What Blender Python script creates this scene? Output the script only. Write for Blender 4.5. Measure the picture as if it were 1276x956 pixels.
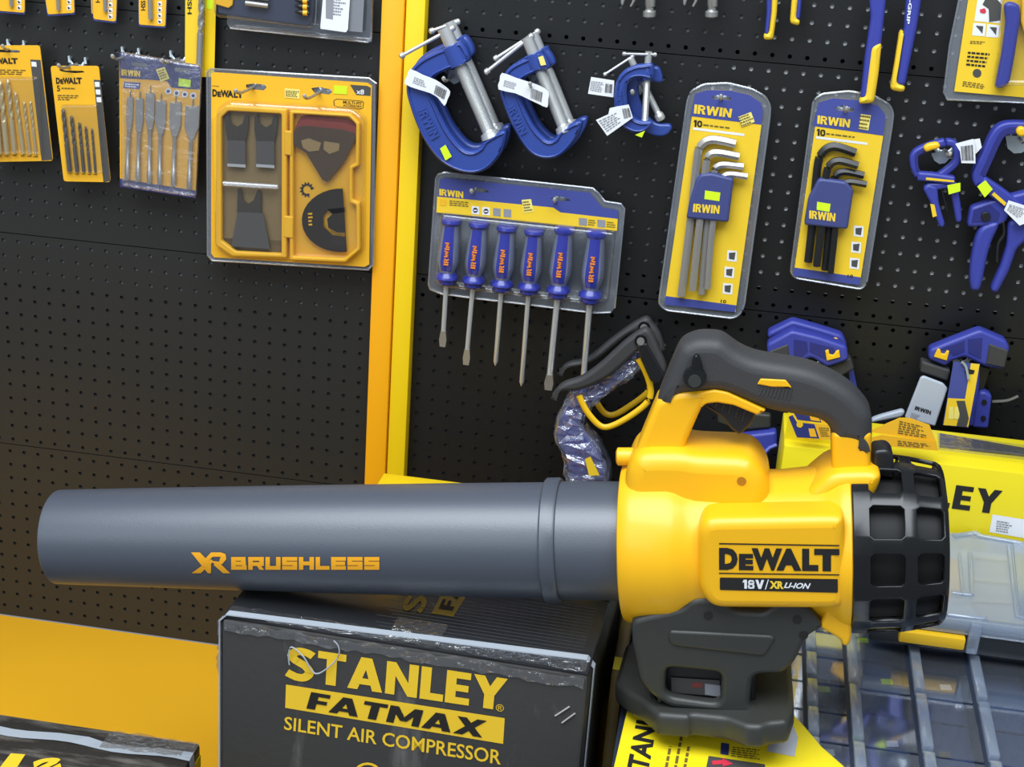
import bpy, bmesh, math, random
from mathutils import Vector, Matrix

random.seed(7)
for o in list(bpy.data.objects):
    bpy.data.objects.remove(o)
scene = bpy.context.scene
COL = scene.collection

# ------------------------------------------------------------------ camera
# World: X along the pegboard wall (wall face at Y = 0), Y into the wall, Z up, shelf deck at Z = 0.
RX = Vector((0.98575233, 0.15475829, 0.06589551))      # camera right
DN = Vector((0.11424545, -0.328485, -0.93757431))      # camera down
FW = Vector((-0.12345171, 0.93174432, -0.34148529))    # camera forward
FPX = 1914.0
CAM = Vector((0.25349, -1.91324, 0.70121 + 0.46))
cam_data = bpy.data.cameras.new('camera')
cam_data.sensor_width = 36.0
cam_data.lens = FPX / 1276 * 36.0
cam_data.clip_start = 0.05
cam = bpy.data.objects.new('camera', cam_data)
COL.objects.link(cam)
m = Matrix((RX, -DN, -FW)).transposed().to_4x4()
m.translation = CAM
cam.matrix_world = m
scene.camera = cam

# ------------------------------------------------------------------ light
world = bpy.data.worlds.new('shop_air')
scene.world = world
world.use_nodes = True
bg = world.node_tree.nodes['Background']
bg.inputs[0].default_value = (0.80, 0.88, 1.0, 1)
bg.inputs[1].default_value = 0.30


def area(name, loc, target, sx, sy, power, color):
    l = bpy.data.lights.new(name, 'AREA')
    l.shape = 'RECTANGLE'
    l.size, l.size_y, l.energy, l.color = sx, sy, power, color
    o = bpy.data.objects.new(name, l)
    COL.objects.link(o)
    o.location = loc
    o.rotation_euler = (Vector(target) - Vector(loc)).to_track_quat('-Z', 'Y').to_euler()
    return o


area('shopfront_daylight', (-1.6, -4.2, 2.3), (0.0, -0.3, 0.4), 3.2, 2.0, 40, (0.86, 0.93, 1.0))
area('ceiling_lamp', (-0.1, -1.65, 2.9), (0.0, -0.7, 0.3), 3.0, 1.7, 130, (0.86, 0.93, 1.0))
scene.view_settings.view_transform = 'Standard'
scene.view_settings.look = 'None'
scene.view_settings.exposure = 0.0
scene.view_settings.gamma = 1.0
scene.view_settings.use_curve_mapping = False


# ------------------------------------------------------------------ pixel -> place
def ray(px, py):
    return FW + RX * ((px - 638) / FPX) + DN * ((py - 478) / FPX)


def onY(y):
    """pixel -> point on the wall-parallel plane Y = y"""
    def f(p):
        d = ray(p[0], p[1])
        return CAM + d * ((y - CAM.y) / d.y)
    return f


def onZ(z):
    """pixel -> point on the level plane Z = z"""
    def f(p):
        d = ray(p[0], p[1])
        return CAM + d * ((z - CAM.z) / d.z)
    return f


def onF(z):
    """pixel -> point on the level plane z of the frame now set in XF"""
    inv = XF[0].inverted()
    c = inv @ CAM
    r3 = inv.to_3x3()

    def f(p):
        d = r3 @ ray(p[0], p[1])
        return c + d * ((z - c.z) / d.z)
    return f


def onFY(y):
    """pixel -> point on the plane y of the frame now set in XF"""
    inv = XF[0].inverted()
    c = inv @ CAM
    r3 = inv.to_3x3()

    def f(p):
        d = r3 @ ray(p[0], p[1])
        return c + d * ((y - c.y) / d.y)
    return f


def depth(v):
    return (Vector(v) - CAM).dot(FW)


def cv(x0, y0, s):
    """points read in an enlarged crop -> photo pixels"""
    return lambda *pts: [(x0 + x / s, y0 + y / s) for x, y in pts]


cA = cv(0, 0, 956 / 260)
cB = cv(220, 0, 2.73)
cC = cv(490, 0, 3.544)
cD = cv(510, 200, 3.187)
cE = cv(810, 90, 2.987)
cF = cv(920, 0, 3.584)
cG = cv(1100, 130, 3.824)
cH = cv(930, 380, 3.688)
cI = cv(680, 380, 3.982)
cJ = cv(740, 400, 2.389)
cK = cv(740, 740, 3.9875)
cL = cv(960, 500, 4.038)
cM = cv(960, 660, 3.231)
cN = cv(240, 720, 4.05)
cO = cv(500, 720, 4.05)
cP = cv(0, 720, 4.05)
cS = cv(0, 0, 4.908)
cT = cv(740, 0, 4.908)
cV = cv(1040, 540, 3.414)
cX = cv(760, 400, 4.78)
cY = cv(930, 400, 4.78)


# ------------------------------------------------------------------ materials
def lin(c):
    if isinstance(c, str):
        c = [int(c[i:i + 2], 16) for i in (0, 2, 4)]
    out = []
    for v in c:
        v = v / 255
        out.append(v / 12.92 if v <= 0.04045 else ((v + 0.055) / 1.055) ** 2.4)
    return (*out, 1.0)


MATS = {}


def mat(name, color, rough=0.5, metal=0.0, bump=0.0, bscale=400, vary=0.0, vscale=8, coat=0.0, spec=0.5, stretch=None):
    if name in MATS:
        return MATS[name]
    mt = bpy.data.materials.new(name)
    mt.use_nodes = True
    nt = mt.node_tree
    b = nt.nodes['Principled BSDF']
    c = lin(color)
    b.inputs['Base Color'].default_value = c
    b.inputs['Roughness'].default_value = rough
    b.inputs['Metallic'].default_value = metal
    b.inputs['Coat Weight'].default_value = coat
    b.inputs['Specular IOR Level'].default_value = spec
    if vary or bump:
        tc = nt.nodes.new('ShaderNodeTexCoord')
        mp = nt.nodes.new('ShaderNodeMapping')
        nt.links.new(tc.outputs['Object'], mp.inputs[0])
        if stretch:
            mp.inputs['Scale'].default_value = stretch
    if vary:
        n = nt.nodes.new('ShaderNodeTexNoise')
        n.inputs['Scale'].default_value = vscale
        n.inputs['Detail'].default_value = 6
        nt.links.new(mp.outputs[0], n.inputs['Vector'])
        mx = nt.nodes.new('ShaderNodeMix')
        mx.data_type = 'RGBA'
        mx.inputs[6].default_value = tuple(max(0, v * (1 - vary)) for v in c[:3]) + (1,)
        mx.inputs[7].default_value = tuple(min(1, v * (1 + vary)) for v in c[:3]) + (1,)
        nt.links.new(n.outputs[0], mx.inputs[0])
        nt.links.new(mx.outputs[2], b.inputs['Base Color'])
    if bump:
        n2 = nt.nodes.new('ShaderNodeTexNoise')
        n2.inputs['Scale'].default_value = bscale
        n2.inputs['Detail'].default_value = 3
        nt.links.new(mp.outputs[0], n2.inputs['Vector'])
        bp = nt.nodes.new('ShaderNodeBump')
        bp.inputs['Strength'].default_value = bump
        bp.inputs['Distance'].default_value = 0.001
        nt.links.new(n2.outputs[0], bp.inputs['Height'])
        nt.links.new(bp.outputs[0], b.inputs['Normal'])
    MATS[name] = mt
    return mt


def clear(name, tint=(0.95, 0.96, 0.97), gloss=0.10, rough=0.08, milk=0.0, milkcol='d8dee6', bump=0.0, bscale=60):
    if name in MATS:
        return MATS[name]
    mt = bpy.data.materials.new(name)
    mt.use_nodes = True
    nt = mt.node_tree
    nt.nodes.clear()
    out = nt.nodes.new('ShaderNodeOutputMaterial')
    tr = nt.nodes.new('ShaderNodeBsdfTransparent')
    tr.inputs[0].default_value = (*tint, 1)
    gl = nt.nodes.new('ShaderNodeBsdfGlossy')
    gl.inputs[0].default_value = (1, 1, 1, 1)
    gl.inputs['Roughness'].default_value = rough
    lw = nt.nodes.new('ShaderNodeLayerWeight')
    lw.inputs[0].default_value = 0.25
    mr = nt.nodes.new('ShaderNodeMapRange')
    mr.inputs[3].default_value = gloss * 0.5
    mr.inputs[4].default_value = min(1, gloss * 5)
    nt.links.new(lw.outputs['Facing'], mr.inputs[0])
    mx = nt.nodes.new('ShaderNodeMixShader')
    nt.links.new(mr.outputs[0], mx.inputs[0])
    last = tr
    if milk:
        df = nt.nodes.new('ShaderNodeBsdfDiffuse')
        df.inputs[0].default_value = lin(milkcol)
        m2 = nt.nodes.new('ShaderNodeMixShader')
        m2.inputs[0].default_value = milk
        nt.links.new(tr.outputs[0], m2.inputs[1])
        nt.links.new(df.outputs[0], m2.inputs[2])
        last = m2
    nt.links.new(last.outputs[0], mx.inputs[1])
    nt.links.new(gl.outputs[0], mx.inputs[2])
    nt.links.new(mx.outputs[0], out.inputs[0])
    if bump:
        tc = nt.nodes.new('ShaderNodeTexCoord')
        n2 = nt.nodes.new('ShaderNodeTexNoise')
        n2.inputs['Scale'].default_value = bscale
        n2.inputs['Detail'].default_value = 4
        n2.inputs['Distortion'].default_value = 1.5
        nt.links.new(tc.outputs['Object'], n2.inputs['Vector'])
        bp = nt.nodes.new('ShaderNodeBump')
        bp.inputs['Strength'].default_value = bump
        bp.inputs['Distance'].default_value = 0.004
        nt.links.new(n2.outputs[0], bp.inputs['Height'])
        nt.links.new(bp.outputs[0], gl.inputs['Normal'])
    MATS[name] = mt
    return mt


PEG = mat('pegboard_black_powder_coat', '141516', 0.42, bump=0.25, bscale=900)
PEG_LIT = mat('pegboard_black_coat_lit', '252625', 0.40, bump=0.25, bscale=900)  # left bay's reflections painted in as a paler copy of the coat
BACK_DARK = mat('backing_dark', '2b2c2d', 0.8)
HOLE_MID = mat('hole_grey', '6a6c6e', 0.8, vary=0.5, vscale=6)
HOLE_PALE = mat('hole_light_pale', 'c9cccd', 0.8, vary=0.25, vscale=5)  # pale tone stands in for light coming through the holes
POST_O = mat('post_orange_yellow', 'fdb010', 0.4)
POST_Y = mat('post_bright_yellow', 'f6cf12', 0.4)
DECK = mat('deck_yellow', 'f2b21e', 0.42, vary=0.06, vscale=5)
CARD_Y = mat('card_yellow', 'f5b922', 0.5)
CARD_Y2 = mat('card_lemon_yellow', 'f3cb2c', 0.5)
CARD_G = mat('card_dark_grey', '4b4a48', 0.5)
INK = mat('ink_black', '1c1a18', 0.6)
INK_SOFT = mat('ink_small_print', '6b5a25', 0.7)
INK_GREY = mat('ink_grey_print', '8e9096', 0.7)
INK_BLUE = mat('ink_navy', '2f3672', 0.5)
INK_YEL = mat('ink_yellow', 'f6d23a', 0.5)
INK_ORANGE = mat('ink_orange', 'f08a2c', 0.5)
WHITE = mat('paper_white', 'e9ebee', 0.6)
NEON = mat('neon_price_label', 'd8f51e', 0.55)
STICK = mat('sticker_cream_yellow', 'f4e37a', 0.6)
STEEL = mat('bright_steel', 'd6d8d6', 0.3, 0.6)
STEEL_D = mat('dark_steel', '6c6a68', 0.38, 0.6)
STEEL_M = mat('satin_steel', 'aaa8a4', 0.35, 0.6)
BRASS = mat('titanium_gold_steel', 'd9c79a', 0.3, 0.6)
ZINC = mat('zinc_plated', 'b9c4c8', 0.35, 0.6, vary=0.2, vscale=60)
BLUE = mat('blue_enamel', '324a97', 0.32, bump=0.15, bscale=500, coat=0.2)
BLUE_P = mat('blue_plastic', '3a429c', 0.4)
BLUE_P2 = mat('blue_plastic_web', '262b74', 0.5)
BLUE_C = mat('card_blue', '434d96', 0.45)
NAVY = mat('holder_navy', '414a80', 0.45)
BLACK_P = mat('black_plastic', '1d1e20', 0.35, bump=0.1, bscale=700)
BLACK_G = mat('black_gloss_plastic', '141516', 0.22)
BLACK_R = mat('black_rubber', '3a3a3b', 0.55, bump=0.3, bscale=900)
STAND = mat('stand_charcoal_plastic', '353633', 0.42, bump=0.15, bscale=900)
TUBE = mat('tube_charcoal', '454b56', 0.40, bump=0.12, bscale=700, spec=1.0)
YEL = mat('blower_yellow', 'f7b912', 0.38, coat=0.1)
YELW = mat('wire_yellow', 'f5c21a', 0.4)
CLEAR = clear('clear_blister', gloss=0.10)
RIM = clear('clear_blister_rim', tint=(0.86, 0.88, 0.92), gloss=0.16, milk=0.15, milkcol='cdd3db')
EDGE = clear('clear_blister_edge', tint=(0.8, 0.83, 0.88), gloss=0.22, rough=0.2, milk=0.16, milkcol='cfd5dc')
FILM = clear('crinkled_film', tint=(0.95, 0.96, 0.98), gloss=0.14, rough=0.10, milk=0.03, bump=1.0, bscale=45)
FILM2 = clear('wrapping_film', tint=(0.85, 0.87, 0.93), gloss=0.3, rough=0.12, milk=0.20, milkcol='b4b9cc', bump=1.0, bscale=45)
LID = clear('clear_lid', tint=(0.86, 0.89, 0.93), gloss=0.14, rough=0.05, milk=0.05)
BIN = clear('frosted_bin', tint=(0.78, 0.83, 0.9), gloss=0.12, rough=0.2, milk=0.35, milkcol='b8c6d8')
TAPE = clear('packing_tape', tint=(0.85, 0.83, 0.8), gloss=0.22, rough=0.15, milk=0.05, bump=0.9, bscale=90)


# ------------------------------------------------------------------ object helpers
LOC = {}
XF = [None]              # optional placement matrix for things built level and then tilted


def tag(o, label=None, cat=None, group=None, kind=None):
    if label:
        o['label'] = label
    if cat:
        o['category'] = cat
    if group:
        o['group'] = group
    if kind:
        o['kind'] = kind
    return o


def thing(name, loc, label, cat, group=None):
    o = bpy.data.objects.new(name, None)
    o.empty_display_size = 0.02
    COL.objects.link(o)
    loc = Vector(loc) if XF[0] is None else XF[0] @ Vector(loc)
    o.location = loc
    LOC[o.name] = loc
    return tag(o, label, cat, group)


def link_mesh(name, me, material, parent=None, smooth=None):
    """me holds world coordinates; its origin is moved to its own centre"""
    if XF[0] is not None:
        me.transform(XF[0])
    if len(me.vertices):
        xs = [v.co for v in me.vertices]
        lo = Vector((min(v.x for v in xs), min(v.y for v in xs), min(v.z for v in xs)))
        hi = Vector((max(v.x for v in xs), max(v.y for v in xs), max(v.z for v in xs)))
        c = (lo + hi) / 2
        if parent is None:
            c.z = lo.z
    else:
        c = Vector()
    me.transform(Matrix.Translation(-c))
    if material:
        for q in (material if isinstance(material, (list, tuple)) else [material]):
            me.materials.append(q)
    if smooth is not None and len(me.polygons):
        me.polygons.foreach_set('use_smooth', [True] * len(me.polygons))
        me.set_sharp_from_angle(angle=math.radians(smooth))
    o = bpy.data.objects.new(name, me)
    COL.objects.link(o)
    LOC[o.name] = c
    if parent is not None:
        o.parent = parent
        o.location = c - LOC[parent.name]
    else:
        o.location = c
    return o


def obj(name, verts, faces, material, parent=None, smooth=None):
    me = bpy.data.meshes.new(name)
    me.from_pydata([tuple(v) for v in verts], [], faces)
    me.update()
    return link_mesh(name, me, material, parent, smooth)


def from_bm(name, bm, material, parent=None, smooth=None):
    me = bpy.data.meshes.new(name)
    bm.to_mesh(me)
    bm.free()
    return link_mesh(name, me, material, parent, smooth)


def spline_smooth(pts, n=4, closed=True):
    out = []
    N = len(pts)
    rng = range(N) if closed else range(N - 1)
    for i in rng:
        if closed:
            p0, p1, p2, p3 = (pts[(i + k) % N] for k in (-1, 0, 1, 2))
        else:
            p0, p1, p2, p3 = pts[max(i - 1, 0)], pts[i], pts[i + 1], pts[min(i + 2, N - 1)]
        for k in range(n):
            t = k / n
            out.append(tuple(0.5 * (2 * b + (c - a) * t + (2 * a - 5 * b + 4 * c - d) * t * t + (3 * b - a - 3 * c + d) * t ** 3)
                             for a, b, c, d in zip(p0, p1, p2, p3)))
    if not closed:
        out.append(tuple(pts[-1]))
    return out


def round_poly(pts, r, n=3):
    """round the corners of a 2-D polygon by distance r"""
    out = []
    N = len(pts)
    for i in range(N):
        p, a, b = Vector(pts[i][:2]), Vector(pts[i - 1][:2]), Vector(pts[(i + 1) % N][:2])
        da, db = (a - p), (b - p)
        ra, rb = min(r, da.length * 0.45), min(r, db.length * 0.45)
        s, e = p + da.normalized() * ra, p + db.normalized() * rb
        for k in range(n + 1):
            t = k / n
            out.append(tuple((1 - t) ** 2 * s + 2 * t * (1 - t) * p + t * t * e))
    return out


def stroke(pts, w):
    """outline of a polyline of width w (or list of widths)"""
    ws = w if isinstance(w, (list, tuple)) else [w] * len(pts)
    L, Rr = [], []
    P = [Vector(p) for p in pts]
    for i, p in enumerate(P):
        d = Vector((0, 0))
        if i > 0:
            d += (p - P[i - 1]).normalized()
        if i < len(P) - 1:
            d += (P[i + 1] - p).normalized()
        d.normalize()
        n = Vector((-d.y, d.x)) * ws[i] / 2
        L.append(tuple(p + n))
        Rr.append(tuple(p - n))
    return L + Rr[::-1]


def fill_mesh(loops, half, bevel=0.0, res=2):
    """2-D loops (outer then holes) -> mesh in local XY, thickness 2*half on Z"""
    cu = bpy.data.curves.new('outline', 'CURVE')
    cu.dimensions = '2D'
    cu.fill_mode = 'BOTH'
    for lp in loops:
        sp = cu.splines.new('POLY')
        sp.points.add(len(lp) - 1)
        for q, p in zip(sp.points, lp):
            q.co = (p[0], p[1], 0, 1)
        sp.use_cyclic_u = True
    bevel = min(bevel, half)
    cu.extrude = max(half - bevel, 0)
    cu.bevel_depth = bevel
    cu.bevel_resolution = res
    cu.offset = -bevel
    o = bpy.data.objects.new('outline', cu)
    me = bpy.data.meshes.new_from_object(o)
    bpy.data.objects.remove(o)
    bpy.data.curves.remove(cu)
    me.materials.clear()
    return me


M_Y = Matrix(((1, 0, 0, 0), (0, 0, -1, 0), (0, 1, 0, 0), (0, 0, 0, 1)))   # local XY -> world XZ, local +Z -> -Y (towards the viewer)


def plate(name, px, y, t, material, parent=None, bevel=0.0, holes=(), res=2, rnd=0, smooth=40):
    """outline in photo pixels, front face on the plane Y = y, t thick, extruded back to the wall"""
    f = onY(y)
    loops = []
    for lp in [px] + list(holes):
        q = [(v.x, v.z) for v in (f(p) for p in lp)]
        if rnd or bevel:
            q = round_poly(q, max(rnd, min(bevel, t / 2) * 1.1))
        loops.append(q)
    me = fill_mesh(loops, t / 2, bevel, res)
    me.transform(Matrix.Translation((0, y + t / 2, 0)) @ M_Y)
    return link_mesh(name, me, material, parent, smooth if bevel else None)


def zplate(name, pts, z0, z1, material, parent=None, bevel=0.0, holes=(), rnd=0):
    """outline in world XY between heights z0 and z1"""
    loops = [[tuple(p[:2]) for p in lp] for lp in [pts] + list(holes)]
    if rnd:
        loops = [round_poly(lp, rnd) for lp in loops]
    me = fill_mesh(loops, (z1 - z0) / 2, bevel)
    me.transform(Matrix.Translation((0, 0, (z0 + z1) / 2)))
    return link_mesh(name, me, material, parent, 40 if bevel else None)


def flat(name, px, f, material, parent, rnd=0, lift=Vector((0, -0.0003, 0))):
    """flat printed patch: pixels through f, one n-gon"""
    if rnd:
        px = round_poly(px, rnd)
    vs = [f(p) + lift for p in px]
    n = Vector()
    for i in range(len(vs)):
        n += vs[i - 1].cross(vs[i])
    ids = list(range(len(vs)))
    if n.dot(CAM - vs[0]) < 0:
        ids.reverse()
    return obj(name, vs, [ids], material, parent)


def circ(c, r, n=12, ry=None, a0=0.0):
    ry = r if ry is None else ry
    return [(c[0] + r * math.cos(a0 + 2 * math.pi * i / n), c[1] + ry * math.sin(a0 + 2 * math.pi * i / n)) for i in range(n)]


TXT = {}


def text_geo(s, bold=0.0, shear=0.0, space=1.0):
    k = (s, bold, shear, space)
    if k not in TXT:
        cu = bpy.data.curves.new('lettering', 'FONT')
        cu.body = s
        cu.offset = bold
        cu.shear = shear
        cu.space_character = space
        cu.resolution_u = 3
        o = bpy.data.objects.new('lettering', cu)
        me = bpy.data.meshes.new_from_object(o)
        bpy.data.objects.remove(o)
        vs = [v.co.copy() for v in me.vertices]
        fs = [tuple(p.vertices) for p in me.polygons]
        x0, x1 = min(v.x for v in vs), max(v.x for v in vs)
        y0, y1 = min(v.y for v in vs), max(v.y for v in vs)
        TXT[k] = ([((v.x - x0) / (x1 - x0), (v.y - y0) / (y1 - y0)) for v in vs], fs)
        bpy.data.meshes.remove(me)
    return TXT[k]


def bil(q, u, v):
    """quad TL,TR,BR,BL; v = 0 at the bottom"""
    tl, tr, br, bl = q
    return tuple((bl[i] * (1 - u) + br[i] * u) * (1 - v) + (tl[i] * (1 - u) + tr[i] * u) * v for i in range(2))


def text(s, quad, f, material, parent, bold=0.02, shear=0.0, lift=Vector((0, -0.0005, 0)), space=1.0, name='lettering'):
    vs, fs = text_geo(s, bold, shear, space)
    return obj(name, [f(bil(quad, u, v)) + lift for u, v in vs], fs, material, parent)


def prints(quad, f, n, material, parent, name='fine_print', fillh=0.5, lift=Vector((0, -0.0005, 0)), ragged=0.3):
    """rows of unreadable small print as word-sized dashes"""
    vs, fs = [], []
    for r in range(n):
        v0 = 1 - (r + 0.5 + fillh / 2) / n
        v1 = 1 - (r + 0.5 - fillh / 2) / n
        u = 0.0
        end = 1 - random.random() * ragged
        while u < end:
            w = random.uniform(0.08, 0.2)
            e = min(u + w, end)
            k = len(vs)
            vs += [f(bil(quad, a, b)) + lift for a, b in ((u, v0), (e, v0), (e, v1), (u, v1))]
            fs.append((k, k + 1, k + 2, k + 3))
            u = e + 0.04
    return obj(name, vs, fs, material, parent)


def barcode(quad, f, n, material, parent, lift=Vector((0, -0.0006, 0))):
    vs, fs = [], []
    for i in range(n):
        u0 = i / n
        u1 = u0 + random.uniform(0.3, 0.7) / n
        k = len(vs)
        vs += [f(bil(quad, a, b)) + lift for a, b in ((u0, 0), (u1, 0), (u1, 1), (u0, 1))]
        fs.append((k, k + 1, k + 2, k + 3))
    return obj('barcode', vs, fs, material, parent)


def ring_pts(c, d, r, n, ref=Vector((0, 0, 1)), sq=1.0):
    d = d.normalized()
    if abs(d.dot(ref)) > 0.95:
        ref = Vector((1, 0, 0))
    a = d.cross(ref).normalized()
    b = a.cross(d).normalized()
    return [c + a * (math.cos(2 * math.pi * i / n) * r) + b * (math.sin(2 * math.pi * i / n) * r * sq) for i in range(n)]


def sweep_geo(pts, rs, n=8, vs=None, fs=None, caps=True, ref=Vector((0, 0, 1)), sq=1.0):
    vs = [] if vs is None else vs
    fs = [] if fs is None else fs
    P = [Vector(p) for p in pts]
    if not isinstance(rs, (list, tuple)):
        rs = [rs] * len(P)
    base = len(vs)
    for i, p in enumerate(P):
        d = Vector()
        if i > 0:
            d += (p - P[i - 1]).normalized() if (p - P[i - 1]).length > 1e-9 else Vector()
        if i < len(P) - 1:
            d += (P[i + 1] - p).normalized() if (P[i + 1] - p).length > 1e-9 else Vector()
        vs += ring_pts(p, d, rs[i], n, ref, sq)
    for i in range(len(P) - 1):
        for k in range(n):
            a = base + i * n + k
            b = base + i * n + (k + 1) % n
            fs.append((a, b, b + n, a + n))
    if caps:
        fs.append(tuple(base + k for k in range(n))[::-1])
        e = base + (len(P) - 1) * n
        fs.append(tuple(e + k for k in range(n)))
    return vs, fs


def tube(name, pts, rs, material, parent=None, n=8, caps=True, ref=Vector((0, 0, 1)), smooth=50, sq=1.0):
    vs, fs = sweep_geo(pts, rs, n, caps=caps, ref=ref, sq=sq)
    return obj(name, vs, fs, material, parent, smooth)


def lathe(name, p0, axis, prof, material, parent=None, n=32, smooth=40, caps=True):
    """prof = [(distance along axis, radius)]"""
    p0, axis = Vector(p0), Vector(axis).normalized()
    a = axis.cross(Vector((0, 0, 1))).normalized() if abs(axis.z) < 0.95 else Vector((1, 0, 0))
    b = axis.cross(a).normalized()
    vs, fs = [], []
    for s, r in prof:
        for k in range(n):
            t = 2 * math.pi * k / n
            vs.append(p0 + axis * s + (a * math.cos(t) + b * math.sin(t)) * r)
    for i in range(len(prof) - 1):
        for k in range(n):
            q, w = i * n + k, i * n + (k + 1) % n
            fs.append((q, w, w + n, q + n))
    if caps:
        fs.append(tuple(range(n))[::-1])
        fs.append(tuple((len(prof) - 1) * n + k for k in range(n)))
    return obj(name, vs, fs, material, parent, smooth)


def box(name, lo, hi, material, parent=None, bevel=0.0, seg=2):
    bm = bmesh.new()
    bmesh.ops.create_cube(bm, size=1)
    for v in bm.verts:
        v.co = Vector((lo[i] + (v.co[i] + 0.5) * (hi[i] - lo[i]) for i in range(3)))
    if bevel:
        bmesh.ops.bevel(bm, geom=bm.edges[:], offset=bevel, segments=seg, affect='EDGES', profile=0.5)
    return from_bm(name, bm, material, parent, 40 if bevel else None)


def bead(px, y, parent, r=0.0013):
    """thick moulded edge of a blister"""
    f = onY(y)
    q = [f(p) for p in px]
    return tube('blister_edge', q + [q[0]], r, EDGE, parent, 6, caps=False)


def scuffed(name, color, wear, rough, stretch, scale=30, lo=0.56, hi=0.75, amt=0.4, bump=0.3):
    """card with pale scuff marks of their own shape"""
    mt = mat(name, color, rough, bump=bump, bscale=120)
    nt = mt.node_tree
    b = nt.nodes['Principled BSDF']
    tc = nt.nodes.new('ShaderNodeTexCoord')
    mp = nt.nodes.new('ShaderNodeMapping')
    mp.inputs['Scale'].default_value = stretch
    nt.links.new(tc.outputs['Object'], mp.inputs[0])
    n = nt.nodes.new('ShaderNodeTexNoise')
    n.inputs['Scale'].default_value = scale
    n.inputs['Detail'].default_value = 8
    n.inputs['Roughness'].default_value = 0.65
    nt.links.new(mp.outputs[0], n.inputs['Vector'])
    mr = nt.nodes.new('ShaderNodeMapRange')
    mr.inputs[1].default_value = lo
    mr.inputs[2].default_value = hi
    mr.inputs[4].default_value = amt
    nt.links.new(n.outputs[0], mr.inputs[0])
    mx = nt.nodes.new('ShaderNodeMix')
    mx.data_type = 'RGBA'
    mx.inputs[6].default_value = lin(color)
    mx.inputs[7].default_value = lin(wear)
    nt.links.new(mr.outputs[0], mx.inputs[0])
    nt.links.new(mx.outputs[2], b.inputs['Base Color'])
    return mt


def mid(pts):
    return (sum(p[0] for p in pts) / len(pts), sum(p[1] for p in pts) / len(pts))


def base_of(px, y):
    f = onY(y)
    q = [f(p) for p in px]
    return (sum(v.x for v in q) / len(q), y, min(v.z for v in q))


GL = {}


def _r(a, b, c, d):
    return [(a, b), (c, b), (c, d), (a, d)]


def _path(pts, w, n=4):
    p = spline_smooth(pts, n, closed=False)
    o = stroke(p, w)
    k = len(p)
    return [[o[i], o[i + 1], o[2 * k - 2 - i], o[2 * k - 1 - i]] for i in range(k - 1)]


_t = 0.24
GL['I'] = (0.27, [_r(0, 0, 0.27, 1)])
GL['L'] = (0.60, [_r(0, 0, 0.26, 1), _r(0.26, 0, 0.60, 0.22)])
GL['T'] = (0.72, [_r(0, 0.78, 0.72, 1), _r(0.23, 0, 0.49, 0.78)])
GL['E'] = (0.62, [_r(0, 0, 0.26, 1), _r(0.26, 0, 0.62, 0.21), _r(0.26, 0.79, 0.62, 1), _r(0.26, 0.40, 0.58, 0.60)])
GL['F'] = (0.60, [_r(0, 0, 0.26, 1), _r(0.26, 0.78, 0.60, 1), _r(0.26, 0.36, 0.56, 0.57)])
GL['A'] = (0.90, [[(0, 0), (0.26, 0), (0.56, 1), (0.31, 1)], [(0.64, 0), (0.90, 0), (0.59, 1), (0.34, 1)], _r(0.2, 0.17, 0.7, 0.36)])
GL['N'] = (0.82, [_r(0, 0, 0.24, 1), _r(0.58, 0, 0.82, 1), [(0.24, 1), (0.0, 1), (0.58, 0), (0.82, 0)]])
GL['Y'] = (0.86, [[(0, 1), (0.28, 1), (0.56, 0.42), (0.30, 0.42)], [(0.58, 1), (0.86, 1), (0.56, 0.42), (0.30, 0.42)], _r(0.30, 0, 0.56, 0.42)])
GL['M'] = (1.0, [_r(0, 0, 0.23, 1), _r(0.77, 0, 1, 1), [(0, 1), (0.26, 1), (0.6, 0.2), (0.4, 0.2)], [(0.74, 1), (1, 1), (0.6, 0.2), (0.4, 0.2)]])
GL['W'] = (1.2, [[(0, 1), (0.26, 1), (0.44, 0), (0.20, 0)], [(0.20, 0), (0.44, 0), (0.70, 1), (0.50, 1)], [(0.50, 1), (0.70, 1), (1.0, 0), (0.76, 0)], [(0.76, 0), (1.0, 0), (1.2, 1), (0.94, 1)]])
GL['X'] = (0.9, [[(0, 1), (0.29, 1), (0.9, 0), (0.61, 0)], [(0.61, 1), (0.9, 1), (0.29, 0), (0, 0)]])
GL['S'] = (0.72, _path([(0.66, 0.80), (0.50, 0.885), (0.26, 0.885), (0.12, 0.73), (0.26, 0.585), (0.48, 0.47), (0.60, 0.29), (0.46, 0.115), (0.22, 0.115), (0.02, 0.20)], 0.23))
GL['R'] = (0.76, [_r(0, 0, 0.25, 1), [(0.34, 0.42), (0.58, 0.48), (0.78, 0), (0.50, 0)]] + _path([(0.2, 0.89), (0.46, 0.89), (0.60, 0.79), (0.60, 0.63), (0.46, 0.52), (0.2, 0.52)], 0.21))


GL['1'] = (0.46, [_r(0.2, 0, 0.46, 1), [(0, 0.66), (0.2, 0.74), (0.2, 1), (0.14, 1)]])
GL['0'] = (0.72, _path([(0.36, 0.885), (0.16, 0.78), (0.12, 0.5), (0.16, 0.22), (0.36, 0.115), (0.56, 0.22), (0.60, 0.5), (0.56, 0.78), (0.36, 0.885)], 0.22))
GL['8'] = (0.70, _path([(0.35, 0.89), (0.16, 0.84), (0.16, 0.62), (0.35, 0.54), (0.56, 0.42), (0.56, 0.16), (0.35, 0.11), (0.14, 0.16), (0.14, 0.42), (0.35, 0.54), (0.54, 0.62), (0.54, 0.84), (0.35, 0.89)], 0.2, 3))
GL['V'] = (0.86, [[(0, 1), (0.27, 1), (0.56, 0), (0.30, 0)], [(0.59, 1), (0.86, 1), (0.56, 0), (0.30, 0)]])
GL['/'] = (0.40, [[(0, -0.05), (0.1, -0.05), (0.40, 1.05), (0.30, 1.05)]])


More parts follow.
